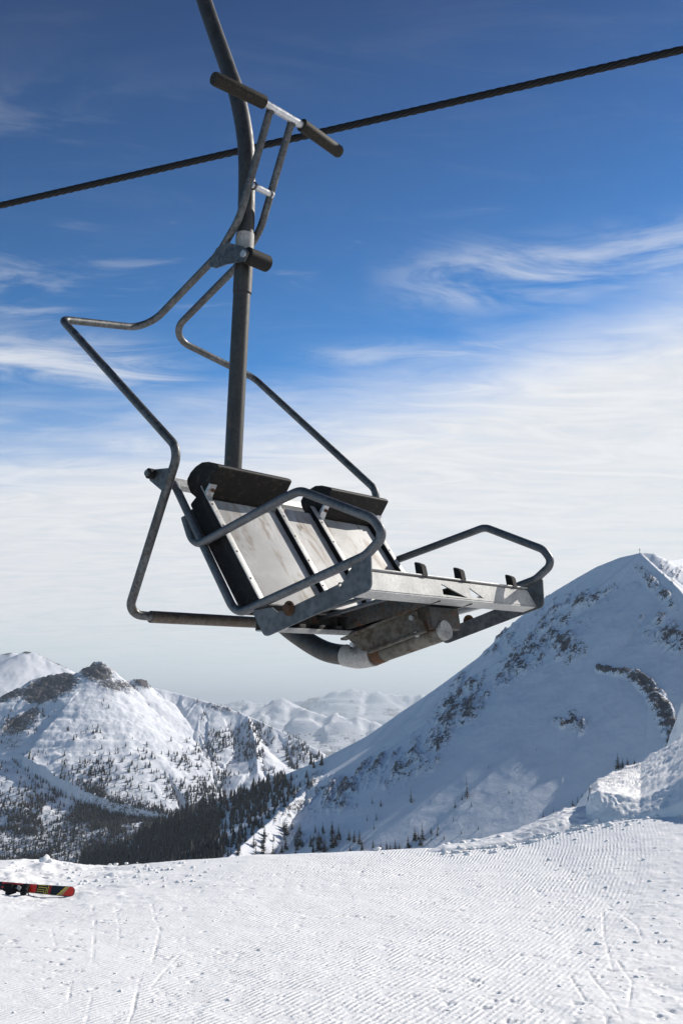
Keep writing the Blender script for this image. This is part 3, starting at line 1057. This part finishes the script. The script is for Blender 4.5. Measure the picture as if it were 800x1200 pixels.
# ---- snowbank pushed up along the far edge of the piste, cut at its end
def bank():
    T = [500, 520, 545, 560, 600, 640, 660, 686, 691, 700, 720, 750, 783, 800, 840, 900, 1000]
    CRE = [997, 989, 986, 984, 975, 958, 949, 945, 922, 914, 905, 893, 872, 859, 835, 805, 760]
    TOP = [998, 991, 988, 986, 979, 964, 957, 951, 931, 927, 930, 936, 922, 911, 893, 870, 835]
    FOO = [1002, 994, 992, 990, 986, 977, 969, 961, 960, 959, 957, 955, 946, 937, 921, 900, 870]
    nc, cols = 620, np.linspace(500, 1000, 620)
    cr = np.interp(cols, T, CRE); tp = np.interp(cols, T, TOP); fo = np.interp(cols, T, FOO)
    Yf = np.interp(cols, [500, 640, 690, 800, 1000], [12.3, 12.6, 12.9, 12.2, 10.5])
    Yt = Yf + np.interp(cols, [500, 640, 690, 740, 800], [.10, .18, .22, .45, .55])
    Yk = Yt + np.interp(cols, [500, 600, 688, 692, 750, 1000], [.25, .7, 1.3, 4.5, 8.0, 13.0])
    prof = []
    def lerp_rows(a, b, n, end=False):
        for k in range(n + (1 if end else 0)):
            t = k / n
            prof.append([a[i] * (1 - t) + b[i] * t for i in range(3)])
    def pts(py, Yv):
        q = [at(c, p, y) for c, p, y in zip(cols, py, Yv)]
        return [np.array([w[i] for w in q]) for i in range(3)]
    A = pts(fo + 5, Yf - .1); A[2] -= .12
    B = pts(fo, Yf); Tt = pts(tp, Yt); K = pts(cr, Yk)
    K2 = [K[0], K[1] + 1.2, K[2] - .45]
    E_ = [K[0], K[1] + 6, K[2] - 5.5]
    lerp_rows(A, B, 4); lerp_rows(B, Tt, 26); lerp_rows(Tt, K, 70); lerp_rows(K, K2, 8); lerp_rows(K2, E_, 6, True)
    P = np.array(prof)                       # rows, 3, cols
    X, Y, Z = P[:, 0], P[:, 1], P[:, 2]
    nr = X.shape[0]
    row = np.arange(nr)[:, None] * np.ones((1, nc))
    face = np.exp(-((row - 17) / 11) ** 2)
    topm = sstep(28, 40, row) * sstep(112, 98, row) 
    size = np.interp(cols, [500, 640, 700, 800], [.35, .5, 1.0, 1.0])[None, :]
    l1 = fbm(X / .55, Y / .55 + Z, 5, 3, .58); l2 = fbm(X / .14, Y / .14 + Z * 3, 4, 13, .6)
    ch = np.maximum(0, fbm(X / .22, Y / .22 + Z * 2, 3, 33, .6) - .55)
    Z = Z + size * (.13 * (l1 - .5) + .035 * (l2 - .5) + .10 * ch) * (.35 + .65 * topm) * sstep(1, 8, row)
    Y = Y - face * size * (.16 * (fbm(X / .30, Z / .9, 4, 53) - .5) + .08 * (l2 - .5))
    Z = Z + size * .035 * (fbm(X / .08, Y / .08, 3, 63) - .5) * sstep(1, 8, row)
    o = link_mesh('snow_bank', np.stack([X, Y, Z], -1).reshape(-1, 3), grid_faces(*X.shape), M_snow, smooth=True)
    attr(o.data, 'track', np.zeros(X.size)); attr(o.data, 'groomed', np.zeros(X.size))
    tag(o, kind='structure')
    # knoll behind it
    xs = np.linspace(-1, 1, 120)
    Xm, Ym = np.meshgrid(xs, xs)
    c = at(836, 900, 34)
    r = np.hypot(Xm, Ym)
    Zm = c[2] + 3.0 * (1 - sstep(.15, 1.0, r)) * (1 + .15 * (fbm(Xm * 3, Ym * 3, 4, 6) - .5)) + .35 * (fbm(Xm * 9 + 4, Ym * 9, 4, 16) - .5) - 2.6 * sstep(.75, 1, r)
    o = link_mesh('snow_knoll', np.stack([c[0] + Xm * 1.9, c[1] + Ym * 3.0, Zm], -1).reshape(-1, 3), grid_faces(*Xm.shape), M_snow, smooth=True)
    attr(o.data, 'track', np.zeros(Xm.size)); attr(o.data, 'groomed', np.zeros(Xm.size))
    tag(o, kind='structure')
bank()


# ---- loose clods of snow
def clods():
    V = []; Fc = []; off = 0
    bm = bmesh.new(); bmesh.ops.create_icosphere(bm, subdivisions=2, radius=1)
    bv = np.array([v.co[:] for v in bm.verts]); bf = np.array([[v.index for v in f.verts] for f in bm.faces]); bm.free()
    pts = []
    r = random.Random(3)
    for i in range(700):      # along the windrow
        px = r.uniform(520, 800)
        py = np.interp(px, [520, 560, 600, 640, 700, 740, 800], [992, 990, 985, 976, 962, 957, 943]) + abs(r.gauss(0, 5))
        pts.append((px, py, r.uniform(.008, .028) if r.random() < .92 else r.uniform(.03, .055)))
    for i in range(150):      # left rough patch
        pts.append((r.uniform(-20, 250), r.uniform(1012, 1040), r.uniform(.008, .024)))
    for i in range(150):
        pts.append((r.uniform(-20, 820), 1010 + 190 * r.random() ** 1.3, r.uniform(.004, .011)))
    for i in range(70):
        pts.append((r.uniform(640, 820), r.uniform(960, 1200), r.uniform(.006, .018)))
    pts += [(48, 1009, .07), (53, 1010, .05), (442, 998, .035), (449, 1001, .02), (590, 986, .07), (597, 985, .06), (560, 990, .055)]
    for px, py, s in pts:
        e = (SP - (py - 600) / 1128 * CP) / (CP + (py - 600) / 1128 * SP)
        y = 4.0
        for k in range(40):                       # march to the slope
            x = (px - 400) / 1128 / (CP + (py - 600) / 1128 * SP) * y
            z = EYE + e * y
            zz = float(slope_height(np.array([x]), np.array([y]))[0])
            if z <= zz: break
            y += .22
        v = bv * (1 + 1.5 * (fbm(bv[:, 0] * 2.1 + px, bv[:, 1] * 2.1 + bv[:, 2] * 1.9 + py, 3, 2)[:, None] - .5))
        v = v * s * np.array([r.uniform(.8, 1.5), r.uniform(.8, 1.2), r.uniform(.5, .9)])
        V.append(v + np.array([x, y, zz + s * .1])); Fc.append(bf + off); off += len(bv)
    o = link_mesh('snow_clods', np.concatenate(V), np.concatenate(Fc), M_snow, smooth=True)
    n = len(o.data.vertices)
    attr(o.data, 'track', np.zeros(n)); attr(o.data, 'groomed', np.zeros(n))
    tag(o, kind='stuff')
clods()

# ------------------------------------------------------------------ the chair
chair = empty('chairlift_chair')
CR = Matrix(((0.6705284, -0.7413579, 0.0279302), (0.7413391, 0.6681187, -0.0635119), (0.0284244, 0.0632923, 0.9975902)))
chair.matrix_world = Matrix.Translation((-0.12966, 4.20835, 1.00660 + EYE)) @ CR.to_4x4()
tag(chair, 'empty two-seat metal chairlift chair with folded-up seats and raised safety bar', 'chairlift chair')

# hanger pole: comes down behind the backrest and bends forward under the seat
hp = smooth_path([(0, 1.62, 4.35), (0, 1.25, 3.50), (0, .965, 2.83), (0, .735, 2.33), (0, .637, 2.11), (0, .553, 1.80), (0, .530, 1.45), (0, .533, 1.25), (0, .540, .70), (0, .545, .136),
                  (0, .545, -.10), (0, .478, -.31), (0, .320, -.50), (0, .17, -.615), (0, .03, -.69), (0, -.12, -.745), (0, -.285, -.760)], 7)
hanger = tube('hanger_pole', hp, .0435, M_pole, chair, 24)
tube('joint_sleeve', [(0, .532, 1.225), (0, .5315, 1.33)], .0465, M_white, hanger, 24)
tube('rubber_sleeve', [(0, .534, 1.02), (0, .532, 1.225)], .0475, M_pole, hanger, 24)
tube('pole_collar', smooth_path([(0, -.225, -.757), (0, -.30, -.764), (0, -.385, -.752)], 6), .0465, M_white, chair, 24)
tube('rusty_ring', [(0, -.385, -.752), (0, -.435, -.735)], .0445, M_rust, chair, 24)
tube('seat_carrier_tube', [(0, -.43, -.737), (0, -.725, -.650)], .0425, M_trough, chair, 24)
tube('end_cap', [(0, -.722, -.654), (0, -.748, -.646)], .038, M_white, chair, 24)

# carrier bracket round the tube
bm = bmesh.new()
for sx in (-1, 1):
    prism(bm, [(-.300, -.690), (-.655, -.572), (-.690, -.586), (-.715, -.645), (-.430, -.742), (-.37, -.735)], sx * .064 - .004, sx * .064 + .004)
brk = from_bm('carrier_bracket', bm, M_trough, chair)
bm = bmesh.new()
bar_between(bm, (-.082, -.285, -.692), (-.082, -.652, -.570), .036, .010, (0, .3, 1), .002)
bar_between(bm, (.082, -.285, -.692), (.082, -.652, -.570), .036, .010, (0, .3, 1), .002)
bar_between(bm, (-.074, -.42, -.742), (-.074, -.705, -.652), .020, .010, (0, .3, 1), .002)
from_bm('bracket_flange', bm, M_trough, brk)
bm = bmesh.new()
prism(bm, [(-.655, -.560), (-.715, -.560), (-.732, -.64), (-.71, -.648), (-.66, -.60)], -.068, .12)
from_bm('front_block', bm, M_beam, brk)
for yy_, zz_ in ((-.635, -.592), (-.33, -.700), (-.66, -.655)):
    bm = bmesh.new(); sweep(bm, [(-.067, yy_, zz_ - .012), (-.082, yy_, zz_ - .012)], .011, 6); from_bm('bolt', bm, M_bolt, brk)

# side frames: one tube each, backrest edge, seat edge and armrest loop
def side_frame(s):
    x = .56 * s
    xo = .60 * s
    main = [(x, .275, -.055), (x, -.155, -.612), (x, -.808, -.412), (x, -.893, -.345), (x * 1.01, -.842, -.284), (xo, -.52, -.163), (xo, -.43, -.186), (x * 1.005, .118, -.336), (x * 1.005, .186, -.208)]
    p = fillet(main, [0, .085, .10, .075, .085, .09, .10, .085, 0], 9)
    f = tube('side_frame', p, .0172, M_arm, chair, 16)
    return f
sf_n = side_frame(-1); sf_f = side_frame(1)

PLATE = [(-.253, -.598), (-.329, -.697), (-.846, -.528), (-.839, -.410), (-.757, -.446), (-.715, -.500), (-.398, -.607), (-.362, -.585)]
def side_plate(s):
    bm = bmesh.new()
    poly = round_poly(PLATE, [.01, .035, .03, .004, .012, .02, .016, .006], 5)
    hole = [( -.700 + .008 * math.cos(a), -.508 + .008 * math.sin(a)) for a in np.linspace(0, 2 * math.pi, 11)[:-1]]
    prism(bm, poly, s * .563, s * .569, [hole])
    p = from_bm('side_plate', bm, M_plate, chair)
    bm = bmesh.new()
    sweep(bm, [(s * .569, -.455, -.590), (s * .588, -.455, -.590)], .019, 6)
    from_bm('hinge_bolt', bm, M_rust, p)
    bm = bmesh.new()
    sweep(bm, [(s * .569, -.455, -.590), (s * .574, -.455, -.590)], .028, 20)
    from_bm('washer', bm, M_rust, p)
    return p
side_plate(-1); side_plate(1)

# front rail: angled face with two triangular cut-outs and a flange under it
def front_rail():
    bm = bmesh.new()
    hole1 = [(-.107, .052), (-.107, .009), (.052, .005)]
    hole2 = [(.078, .049), (.078, .013), (.168, .009)]
    outer = [(-.555, 0), (.560, 0), (.515, .066), (-.555, .066)]
    loops = [outer, hole1, hole2]
    tris = tessellate_polygon([[Vector((a, b, 0)) for a, b in l] for l in loops])
    flat = [q for l in loops for q in l]
    def P(a, b, off):  # a along x, b up the face
        return (a, -.812 + b * .28 + off * .96, -.526 + b * .96 - off * .28)
    A = [bm.verts.new(P(a, b, 0)) for a, b in flat]; B = [bm.verts.new(P(a, b, .006)) for a, b in flat]
    for t in tris:
        bm.faces.new([A[i] for i in t]); bm.faces.new([B[i] for i in reversed(t)])
    k = 0
    for l in loops:
        for i in range(len(l)):
            j = (i + 1) % len(l)
            bm.faces.new((A[k + i], A[k + j], B[k + j], B[k + i]))
        k += len(l)
    r = from_bm('front_rail', bm, M_rail, chair)
    bm = bmesh.new()
    box(bm, (0, -.780, -.540), (1.11, .066, .006), Matrix.Rotation(math.radians(-18), 3, 'X'), .001)
    from_bm('lower_flange', bm, M_rail, r)
    bm = bmesh.new()
    box(bm, (-.02, -.775, -.458), (1.07, .044, .005), Matrix.Rotation(math.radians(-18), 3, 'X'), .001)
    from_bm('upper_flange', bm, M_rail, r)
    for x in (-.30 + .095, .043, .415):
        bm = bmesh.new()
        vs = bmesh.ops.create_cube(bm, size=1)['verts']
        for v in vs:
            t = v.co.z + .5
            v.co = Vector((x + v.co.x * .036, -.783 + v.co.y * .034 + t * .012, -.456 + t * .050 + v.co.y * .012 * t))
        bmesh.ops.bevel(bm, geom=bm.edges[:], offset=.004, segments=2, affect='EDGES')
        b_ = from_bm('rubber_bumper', bm, M_rubber, chair)
    return r
front_rail()

# cross members under the seat
def channel(name, x0, x1, y, z0, z1, depth, mat, flip=1):
    bm = bmesh.new()
    box(bm, ((x0 + x1) / 2, y, (z0 + z1) / 2), (x1 - x0, .006, z1 - z0), None, .001)
    f = from_bm(name, bm, mat, chair)
    bm = bmesh.new()
    box(bm, ((x0 + x1) / 2, y - flip * depth / 2, z0), (x1 - x0, depth, .006), None, .001)
    from_bm('lower_flange', bm, M_rail, f)
    bm = bmesh.new()
    box(bm, ((x0 + x1) / 2, y - flip * depth / 2, z1), (x1 - x0, depth, .006), None, .001)
    from_bm('upper_flange', bm, mat, f)
    bm = bmesh.new()
    box(bm, ((x0 + x1) / 2, y - flip * (depth + .004), z0 + .006), (x1 - x0, .005, .020), None, .001)
    from_bm('added_lit_lip', bm, M_rail, f)  # strip added so that the flange shows a sunlit edge
    return f
rb = channel('rear_beam', -.56, .56, -.27, -.672, -.598, .055, M_beam)
for x in (-.36, -.25, -.15, .2, .35):
    bm = bmesh.new(); box(bm, (x, -.300, -.655), (.035, .045, .032), None, .003); from_bm('spacer_block', bm, M_beam, rb)
for s in (-1, 1):
    bm = bmesh.new()
    bar_between(bm, (s * .105, -.27, -.622), (s * .105, -.785, -.502), .006, .085, (0, 0, 1), .001)
    bar_between(bm, (s * .085, -.27, -.582), (s * .085, -.785, -.462), .045, .006, (0, 0, 1), .001)
    from_bm('seat_beam', bm, M_beam, chair)
for x in (-.33, -.215, .235, .29, .42):
    bm = bmesh.new()
    bar_between(bm, (x, -.27, -.612), (x, -.79, -.500), .026, .012, (0, .2, 1), .002)
    from_bm('support_strip', bm, M_rail if x > .22 else M_arm, chair)

# backrest: top beam, dark back sheet, folded-up seats with their ribs
bm = bmesh.new(); box(bm, (0, .285, -.055), (1.12, .035, .042), Matrix.Rotation(math.radians(-30), 3, 'X'), .004)
from_bm('top_beam', bm, M_rail, chair)
D_ = Vector((0, -.370, -.460)).normalized()       # down the folded seat
Nn = Vector((0, -D_.z, D_.y)).normalized()        # out of it, towards the sitter
if Nn.y > 0: Nn = -Nn
def pt(x, s, n):                                   # s metres down from the top, n out of the panel plane
    return Vector((x, .118, -.118)) + D_ * s + Nn * n
def slab(bm, x0, x1, s0, s1, n0, n1, bev=0.0):
    c = pt((x0 + x1) / 2, (s0 + s1) / 2, (n0 + n1) / 2)
    M = Matrix((Vector((1, 0, 0)), D_, Nn)).transposed()
    box(bm, c, (x1 - x0, s1 - s0, n1 - n0), M, bev)
LEN = .575
bm = bmesh.new(); slab(bm, -.525, .525, -.01, LEN - .02, -.098, -.088, .003)
from_bm('back_sheet', bm, M_beam, chair)
for x0, x1 in ((-.53, -.055), (.055, .53)):
    bm = bmesh.new(); slab(bm, x0, x1, -.03, LEN - .03, -.084, -.012, .010)
    from_bm('seat_cushion', bm, M_cush, chair)
bm = bmesh.new(); slab(bm, -.515, .515, -.01, LEN, -.008, 0, .002)
panel = from_bm('seat_sheet', bm, M_panel, chair)
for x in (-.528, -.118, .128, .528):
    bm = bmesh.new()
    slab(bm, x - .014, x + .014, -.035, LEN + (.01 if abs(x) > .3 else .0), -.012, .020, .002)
    r_ = from_bm('shaded_seat_rib', bm, M_cush, chair)  # black body puts the shade on the rib's sides into its colour
    bm = bmesh.new()
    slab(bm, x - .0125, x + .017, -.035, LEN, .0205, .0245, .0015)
    from_bm('rib_lit_front', bm, M_rail, r_)  # pale strip added as the lit front of the rib
    for s_ in (.07, .19, .33, .47):
        bm = bmesh.new()
        a_ = pt(x, s_, .024); b_ = pt(x, s_, .0265)
        sweep(bm, [a_, b_], .0045, 8)
        from_bm('rivet', bm, M_beam, r_)

# black front edges of the two cushions, standing over the folded seats
LIP = [(.016, .000), (.045, .012), (.085, .022), (.126, .024), (.168, .010), (.200, -.012), (.220, -.040), (.216, -.062), (.190, -.100), (.150, -.125), (.108, -.130), (.095, -.120)]
def lip(x0, x1):
    bm = bmesh.new()
    prism(bm, round_poly(LIP, .012, 3), x0, x1)
    es = [e for e in bm.edges if len(e.link_faces) == 2 and e.calc_face_angle(0) > 1.2]
    bmesh.ops.bevel(bm, geom=es, offset=.012, segments=3, affect='EDGES')
    return from_bm('cushion_edge', bm, M_lip, chair, 50)
lip(-.535, -.112); lip(.150, .560)
for x in (-.520, -.135, .165, .545):
    bm = bmesh.new()
    prism(bm, [(.118, -.135), (.092, -.098), (.070, -.070), (.062, -.074), (.082, -.108), (.100, -.148)], x - .018, x + .018)
    c_ = from_bm('cushion_clip', bm, M_bright, chair)
    bm = bmesh.new(); sweep(bm, [(x + .004, .078, -.092), (x + .004, .066, -.100)], .008, 6); from_bm('bolt', bm, M_rust, c_)

# pivot lugs at the top corners of the backrest
for s in (-1, 1):
    bm = bmesh.new()
    prism(bm, round_poly([(.395, .010), (.395, -.035), (.26, -.115), (.235, -.06), (.262, .004)], [.02, .02, .01, .01, .01]), s * .594, s * .602)
    l_ = from_bm('pivot_lug', bm, M_plate, chair)
    bm = bmesh.new(); sweep(bm, [(s * .560, .368, -.012), (s * .640, .368, -.012)], .013, 12); from_bm('pivot_bolt', bm, M_plate, l_)
    bm = bmesh.new(); sweep(bm, [(s * .604, .368, -.012), (s * .628, .368, -.012)], .023, 16); from_bm('bushing', bm, M_rubber, l_)

# safety bar, swung up: two bent tubes joined by the crossbar behind the seat and the footrest bar on top
sb = empty('safety_bar'); sb.parent = chair
for s in (-1, 1):
    p = fillet([(s * .073, .300, 1.893), (s * .073, .498, 1.375), (s * .073, .640, 1.232), (s * .073, 1.215, .958), (s * .640, 1.128, .832), (s * .640, .150, .062),
                (s * .640, .440, -.610), (s * .52, .400, -.618)], [0, .25, .30, .13, .055, .085, .075, 0], 9)
    tube('bent_tube', p, .0192, M_bar, sb, 16)
tube('counterbar', [(-.545, .408, -.618), (.545, .408, -.618)], .0262, M_cross, sb, 18)
tube('footrest_bar', [(-.16, .289, 1.893), (.16, .289, 1.893)], .0195, M_bright, sb, 16)
for s in (-1, 1):
    bm = bmesh.new()
    sweep(bm, [(s * .130, .287, 1.893), (s * .133, .287, 1.893), (s * .425, .303, 1.879), (s * .435, .3035, 1.8785)], lambda t: .033 if .002 < t < .99 else .029, 20)
    from_bm('rubber_grip', bm, M_grip, sb)
tube('brace', [(-.073, .418, 1.532), (.073, .418, 1.532)], .0165, M_bright, sb, 14)
for s in (-1, 1):
    for y_, z_, r_ in ((.418, 1.532, .019), (.292, 1.893, .0225)):
        bm = bmesh.new()
        xx_ = s * .073 - s * (.018 if r_ < .02 else 0)
        if r_ < .02:
            sweep(bm, [(xx_ - .004, y_, z_), (xx_ + .004, y_, z_)], lambda t: r_ + .002, 12)
        else:
            sweep(bm, [(s * .073, .304, 1.870), (s * .073, .301, 1.878)], .0225, 12)
        from_bm('weld_bead', bm, M_bar, sb)
bm = bmesh.new()
prism(bm, round_poly([(.700, 1.175), (.640, 1.255), (.555, 1.262), (.430, 1.206), (.395, 1.170), (.420, 1.130), (.560, 1.150), (.640, 1.150)], [.01, .02, .02, .03, .02, .02, .03, .01]), -.092, -.084)
st = from_bm('stop_bracket', bm, M_bar, sb)
bm = bmesh.new(); sweep(bm, [(-.092, .425, 1.166), (-.104, .425, 1.166)], .018, 16); from_bm('bolt', bm, M_bolt, st)
bm = bmesh.new()
sweep(bm, [(-.080, .425, 1.166), (-.074, .425, 1.166), (.058, .425, 1.166), (.066, .425, 1.166)], lambda t: .042 if 0 < t < 1 else .034, 24)
from_bm('stop_roller', bm, M_rubber, sb)


# ------------------------------------------------------------------ haul rope behind the chair
def rope(name, A, B, R, lay=.36, n=6):
    A, B = Vector(A), Vector(B)
    d = (B - A); L = d.length; d.normalize()
    up = Vector((0, 0, 1)); s = d.cross(up).normalized(); u = s.cross(d)
    V = []; Fc = []
    steps = int(L / (lay / 14)); sides = 6
    t = np.linspace(0, L, steps + 1)
    rs = R * .42
    for k in range(n):
        ph = 2 * math.pi * t / lay + 2 * math.pi * k / n
        cx = np.cos(ph) * (R - rs); cy = np.sin(ph) * (R - rs)
        base = len(V) and sum(len(q) for q in V)
        ring = []
        for j in range(sides):
            a = 2 * math.pi * j / sides
            ox = cx + np.cos(a + ph) * rs; oy = cy + np.sin(a + ph) * rs
            ring.append(np.array(A)[None] + t[:, None] * np.array(d)[None] + ox[:, None] * np.array(s)[None] + oy[:, None] * np.array(u)[None])
        pts = np.stack(ring, 1).reshape(-1, 3)
        i = np.arange(steps)[:, None] * sides; j = np.arange(sides)[None]
        a = (i + j).ravel(); b = (i + (j + 1) % sides).ravel()
        Fc.append(np.stack([a, b, b + sides, a + sides], 1) + (base or 0))
        V.append(pts)
    return link_mesh(name, np.concatenate(V), np.concatenate(Fc), M_rope, smooth=True)
A0 = Vector((-2.444, 6.30, 3.553 + EYE)); B0 = Vector((1.972, 4.90, 3.751 + EYE))
dd = (B0 - A0)
rp = rope('haul_rope', A0 - dd * 3.2, B0 + dd * 1.6, .0235)
tag(rp, 'thick dark twisted steel cable crossing the sky behind the chair', 'cable')


# ------------------------------------------------------------------ ski lying on its edge at the left
def ski():
    root = empty('ski')
    M_red = simple('ski_red', (.85, .05, .02), .35, (.75, .035, .015), 3)
    M_blk = simple('ski_black', (.006, .006, .006), .45, (.012, .011, .010), 3)
    M_yel = simple('ski_yellow', (.85, .60, .07), .4, (.75, .52, .06), 3)
    M_gold = simple('ski_gold', (.62, .36, .13), .4, (.6, .38, .15), 3)
    M_edge = simple('ski_base', (.03, .03, .03), .4)
    a = Vector(at(88, 1044, 10.35))
    # ski frame: u along the ski (0 at the visible end, + to the left), v across (up), w out of the top sheet
    b = Vector(at(0, 1036.5, 10.52))
    ud = (b - a).normalized()
    wd = Vector((0, -1, .32)); wd = (wd - ud * wd.dot(ud)).normalized()
    vd = wd.cross(ud)          # points down; the meshes are mirrored in v at the end
    root.location = a - Vector((0, 0, .012))
    M = Matrix((ud, vd, wd)).transposed()
    root.rotation_euler = M.to_euler()
    root.scale = (1.1, 1.1, 1.1)
    def half(u):                                    # side cut
        s = .047 - .010 * math.sin(min(max(u, 0) / 1.6, 1) * math.pi)
        if u < .05: s = s * (1 - ((.05 - u) / .05) ** 2.4 * .62)
        if u > 1.62: s = s * math.sqrt(max(0.02, 1 - ((u - 1.62) / .12) ** 2))
        return s
    us = list(np.linspace(0, .05, 7)) + list(np.linspace(.08, 1.6, 26)) + list(np.linspace(1.62, 1.735, 7))
    V = []; Fc = []
    for u in us:
        h = half(u); bend = 0.0 if u < 1.55 else (u - 1.55) ** 2 * 2.2
        for vv, ww in ((-h, 0), (h, 0), (h * .93, .014), (-h * .93, .014)):
            V.append((u, vv, ww + bend))
    for i in range(len(us) - 1):
        for j in range(4):
            k = (j + 1) % 4
            Fc.append((i * 4 + j, i * 4 + k, i * 4 + 4 + k, i * 4 + 4 + j))
    Fc.append((3, 2, 1, 0)); m = (len(us) - 1) * 4; Fc.append((m, m + 1, m + 2, m + 3))
    link_mesh('ski_body', V, Fc, M_blk, root)
    def decal(name, poly, mat):
        poly = [(p[0] * .70, p[1]) for p in poly]
        v = [(p[0], p[1], .0155) for p in poly] + [(p[0], p[1], .0140) for p in poly]
        n = len(poly)
        f = [tuple(range(n)), tuple(reversed(range(n, 2 * n)))] + [(i, (i + 1) % n, n + (i + 1) % n, n + i) for i in range(n)]
        o = link_mesh(name, v, f, mat, root)
        return o
    # u = 0 is the rounded end; in the picture u grows to the left, v upward
    H = .040
    tip = [(.004, -.018), (.004, .014), (.012, .028), (.03, H - .001), (.075, H), (.155, -H), (.03, -.039), (.012, -.030)]
    decal('red_tip', tip, M_red)
    decal('diagonal_stripe', [(.078, H), (.110, H), (.215, -H), (.160, -H)], M_gold)
    decal('diagonal_stripe', [(.112, H), (.130, H), (.240, -H), (.217, -H)], M_yel)
    for k in range(2):
        decal('cross_stripe', [(.335 + k * .018, H), (.342 + k * .018, H), (.342 + k * .018, -H), (.335 + k * .018, -H)], M_red)
    # outlined lettering panel
    def bar(u0, u1, v0, v1): decal('lettering', [(u0, v1), (u1, v1), (u1, v0), (u0, v0)], M_yel)
    bar(.372, .380, -.036, .036)
    bar(.395, .403, -.036, .014); bar(.395, .52, .012, .018); bar(.41, .53, .032, .037); bar(.43, .53, -.006, -.001); bar(.405, .43, -.036, -.030); bar(.425, .431, -.034, -.004)
    bar(.43, .53, -.024, -.019)
    decal('red_panel', [(.545, .036), (.655, .036), (.655, -.036), (.545, -.036)], M_red)
    decal('red_stripe', [(.74, .036), (1.05, .036), (1.05, .020), (.74, .020)], M_red)
    decal('red_stripe', [(.80, -.004), (1.05, -.004), (1.05, -.018), (.80, -.018)], M_red)
    # bindings: heel piece, toe piece, brake arms
    hb = bmesh.new(); box(hb, (.70, -.012, .045), (.13, .062, .060), None, .012); box(hb, (.655, -.055, .075), (.05, .09, .035), Matrix.Rotation(.5, 3, 'Z'), .008)
    heel = from_bm('heel_binding', hb, M_rubber, root)
    hb = bmesh.new(); box(hb, (.735, -.015, .085), (.05, .035, .04), Matrix.Rotation(.3, 3, 'Z'), .008); from_bm('heel_lever', hb, M_white, heel)
    hb = bmesh.new(); box(hb, (.93, -.014, .035), (.12, .070, .045), None, .014); box(hb, (.87, -.05, .05), (.14, .05, .03), Matrix.Rotation(-.25, 3, 'Z'), .008)
    toe = from_bm('toe_binding', hb, M_rubber, root)
    hb = bmesh.new(); box(hb, (.815, -.020, .028), (.16, .050, .020), None, .004); from_bm('binding_plate', hb, M_blk, root)
    hb = bmesh.new()
    sweep(hb, fillet([(.66, -.03, .02), (.60, -.075, .03), (.555, -.085, .03), (.545, -.065, .03)], .01), .006, 8)
    sweep(hb, fillet([(.76, -.03, .02), (.70, -.09, .035), (.655, -.105, .03)], .01), .010, 8)
    from_bm('brake_arm', hb, M_rubber, root)
    done = set()
    for o in root.children_recursive:
        if o.data.name not in done:
            done.add(o.data.name)
            if o.name.split('.')[0] in ('heel_binding', 'heel_lever', 'toe_binding', 'binding_plate', 'brake_arm'):
                o.data.transform(Matrix.Diagonal((.70, 1, 1, 1)))
            o.data.transform(Matrix.Diagonal((1, -1, 1, 1))); o.data.flip_normals()
    tag(root, 'red, black and yellow ski lying on its edge in the snow with a black binding', 'ski')
ski()

# ------------------------------------------------------------------ air
def haze():
    bm = bmesh.new()
    box(bm, (0, 4000, 130), (150000, 150000, 2040))
    m = bpy.data.materials.new('pale_air')
    m.use_nodes = True
    nt = m.node_tree; nt.nodes.clear()
    v = nt.nodes.new('ShaderNodeVolumePrincipled')
    v.inputs['Color'].default_value = (.80, .90, 1.0, 1)
    v.inputs['Density'].default_value = HAZE
    v.inputs['Anisotropy'].default_value = .2
    out = nt.nodes.new('ShaderNodeOutputMaterial')
    nt.links.new(v.outputs[0], out.inputs['Volume'])
    o = from_bm('haze', bm, m)
    tag(o, kind='stuff')
HAZE = 3.3e-5
haze()
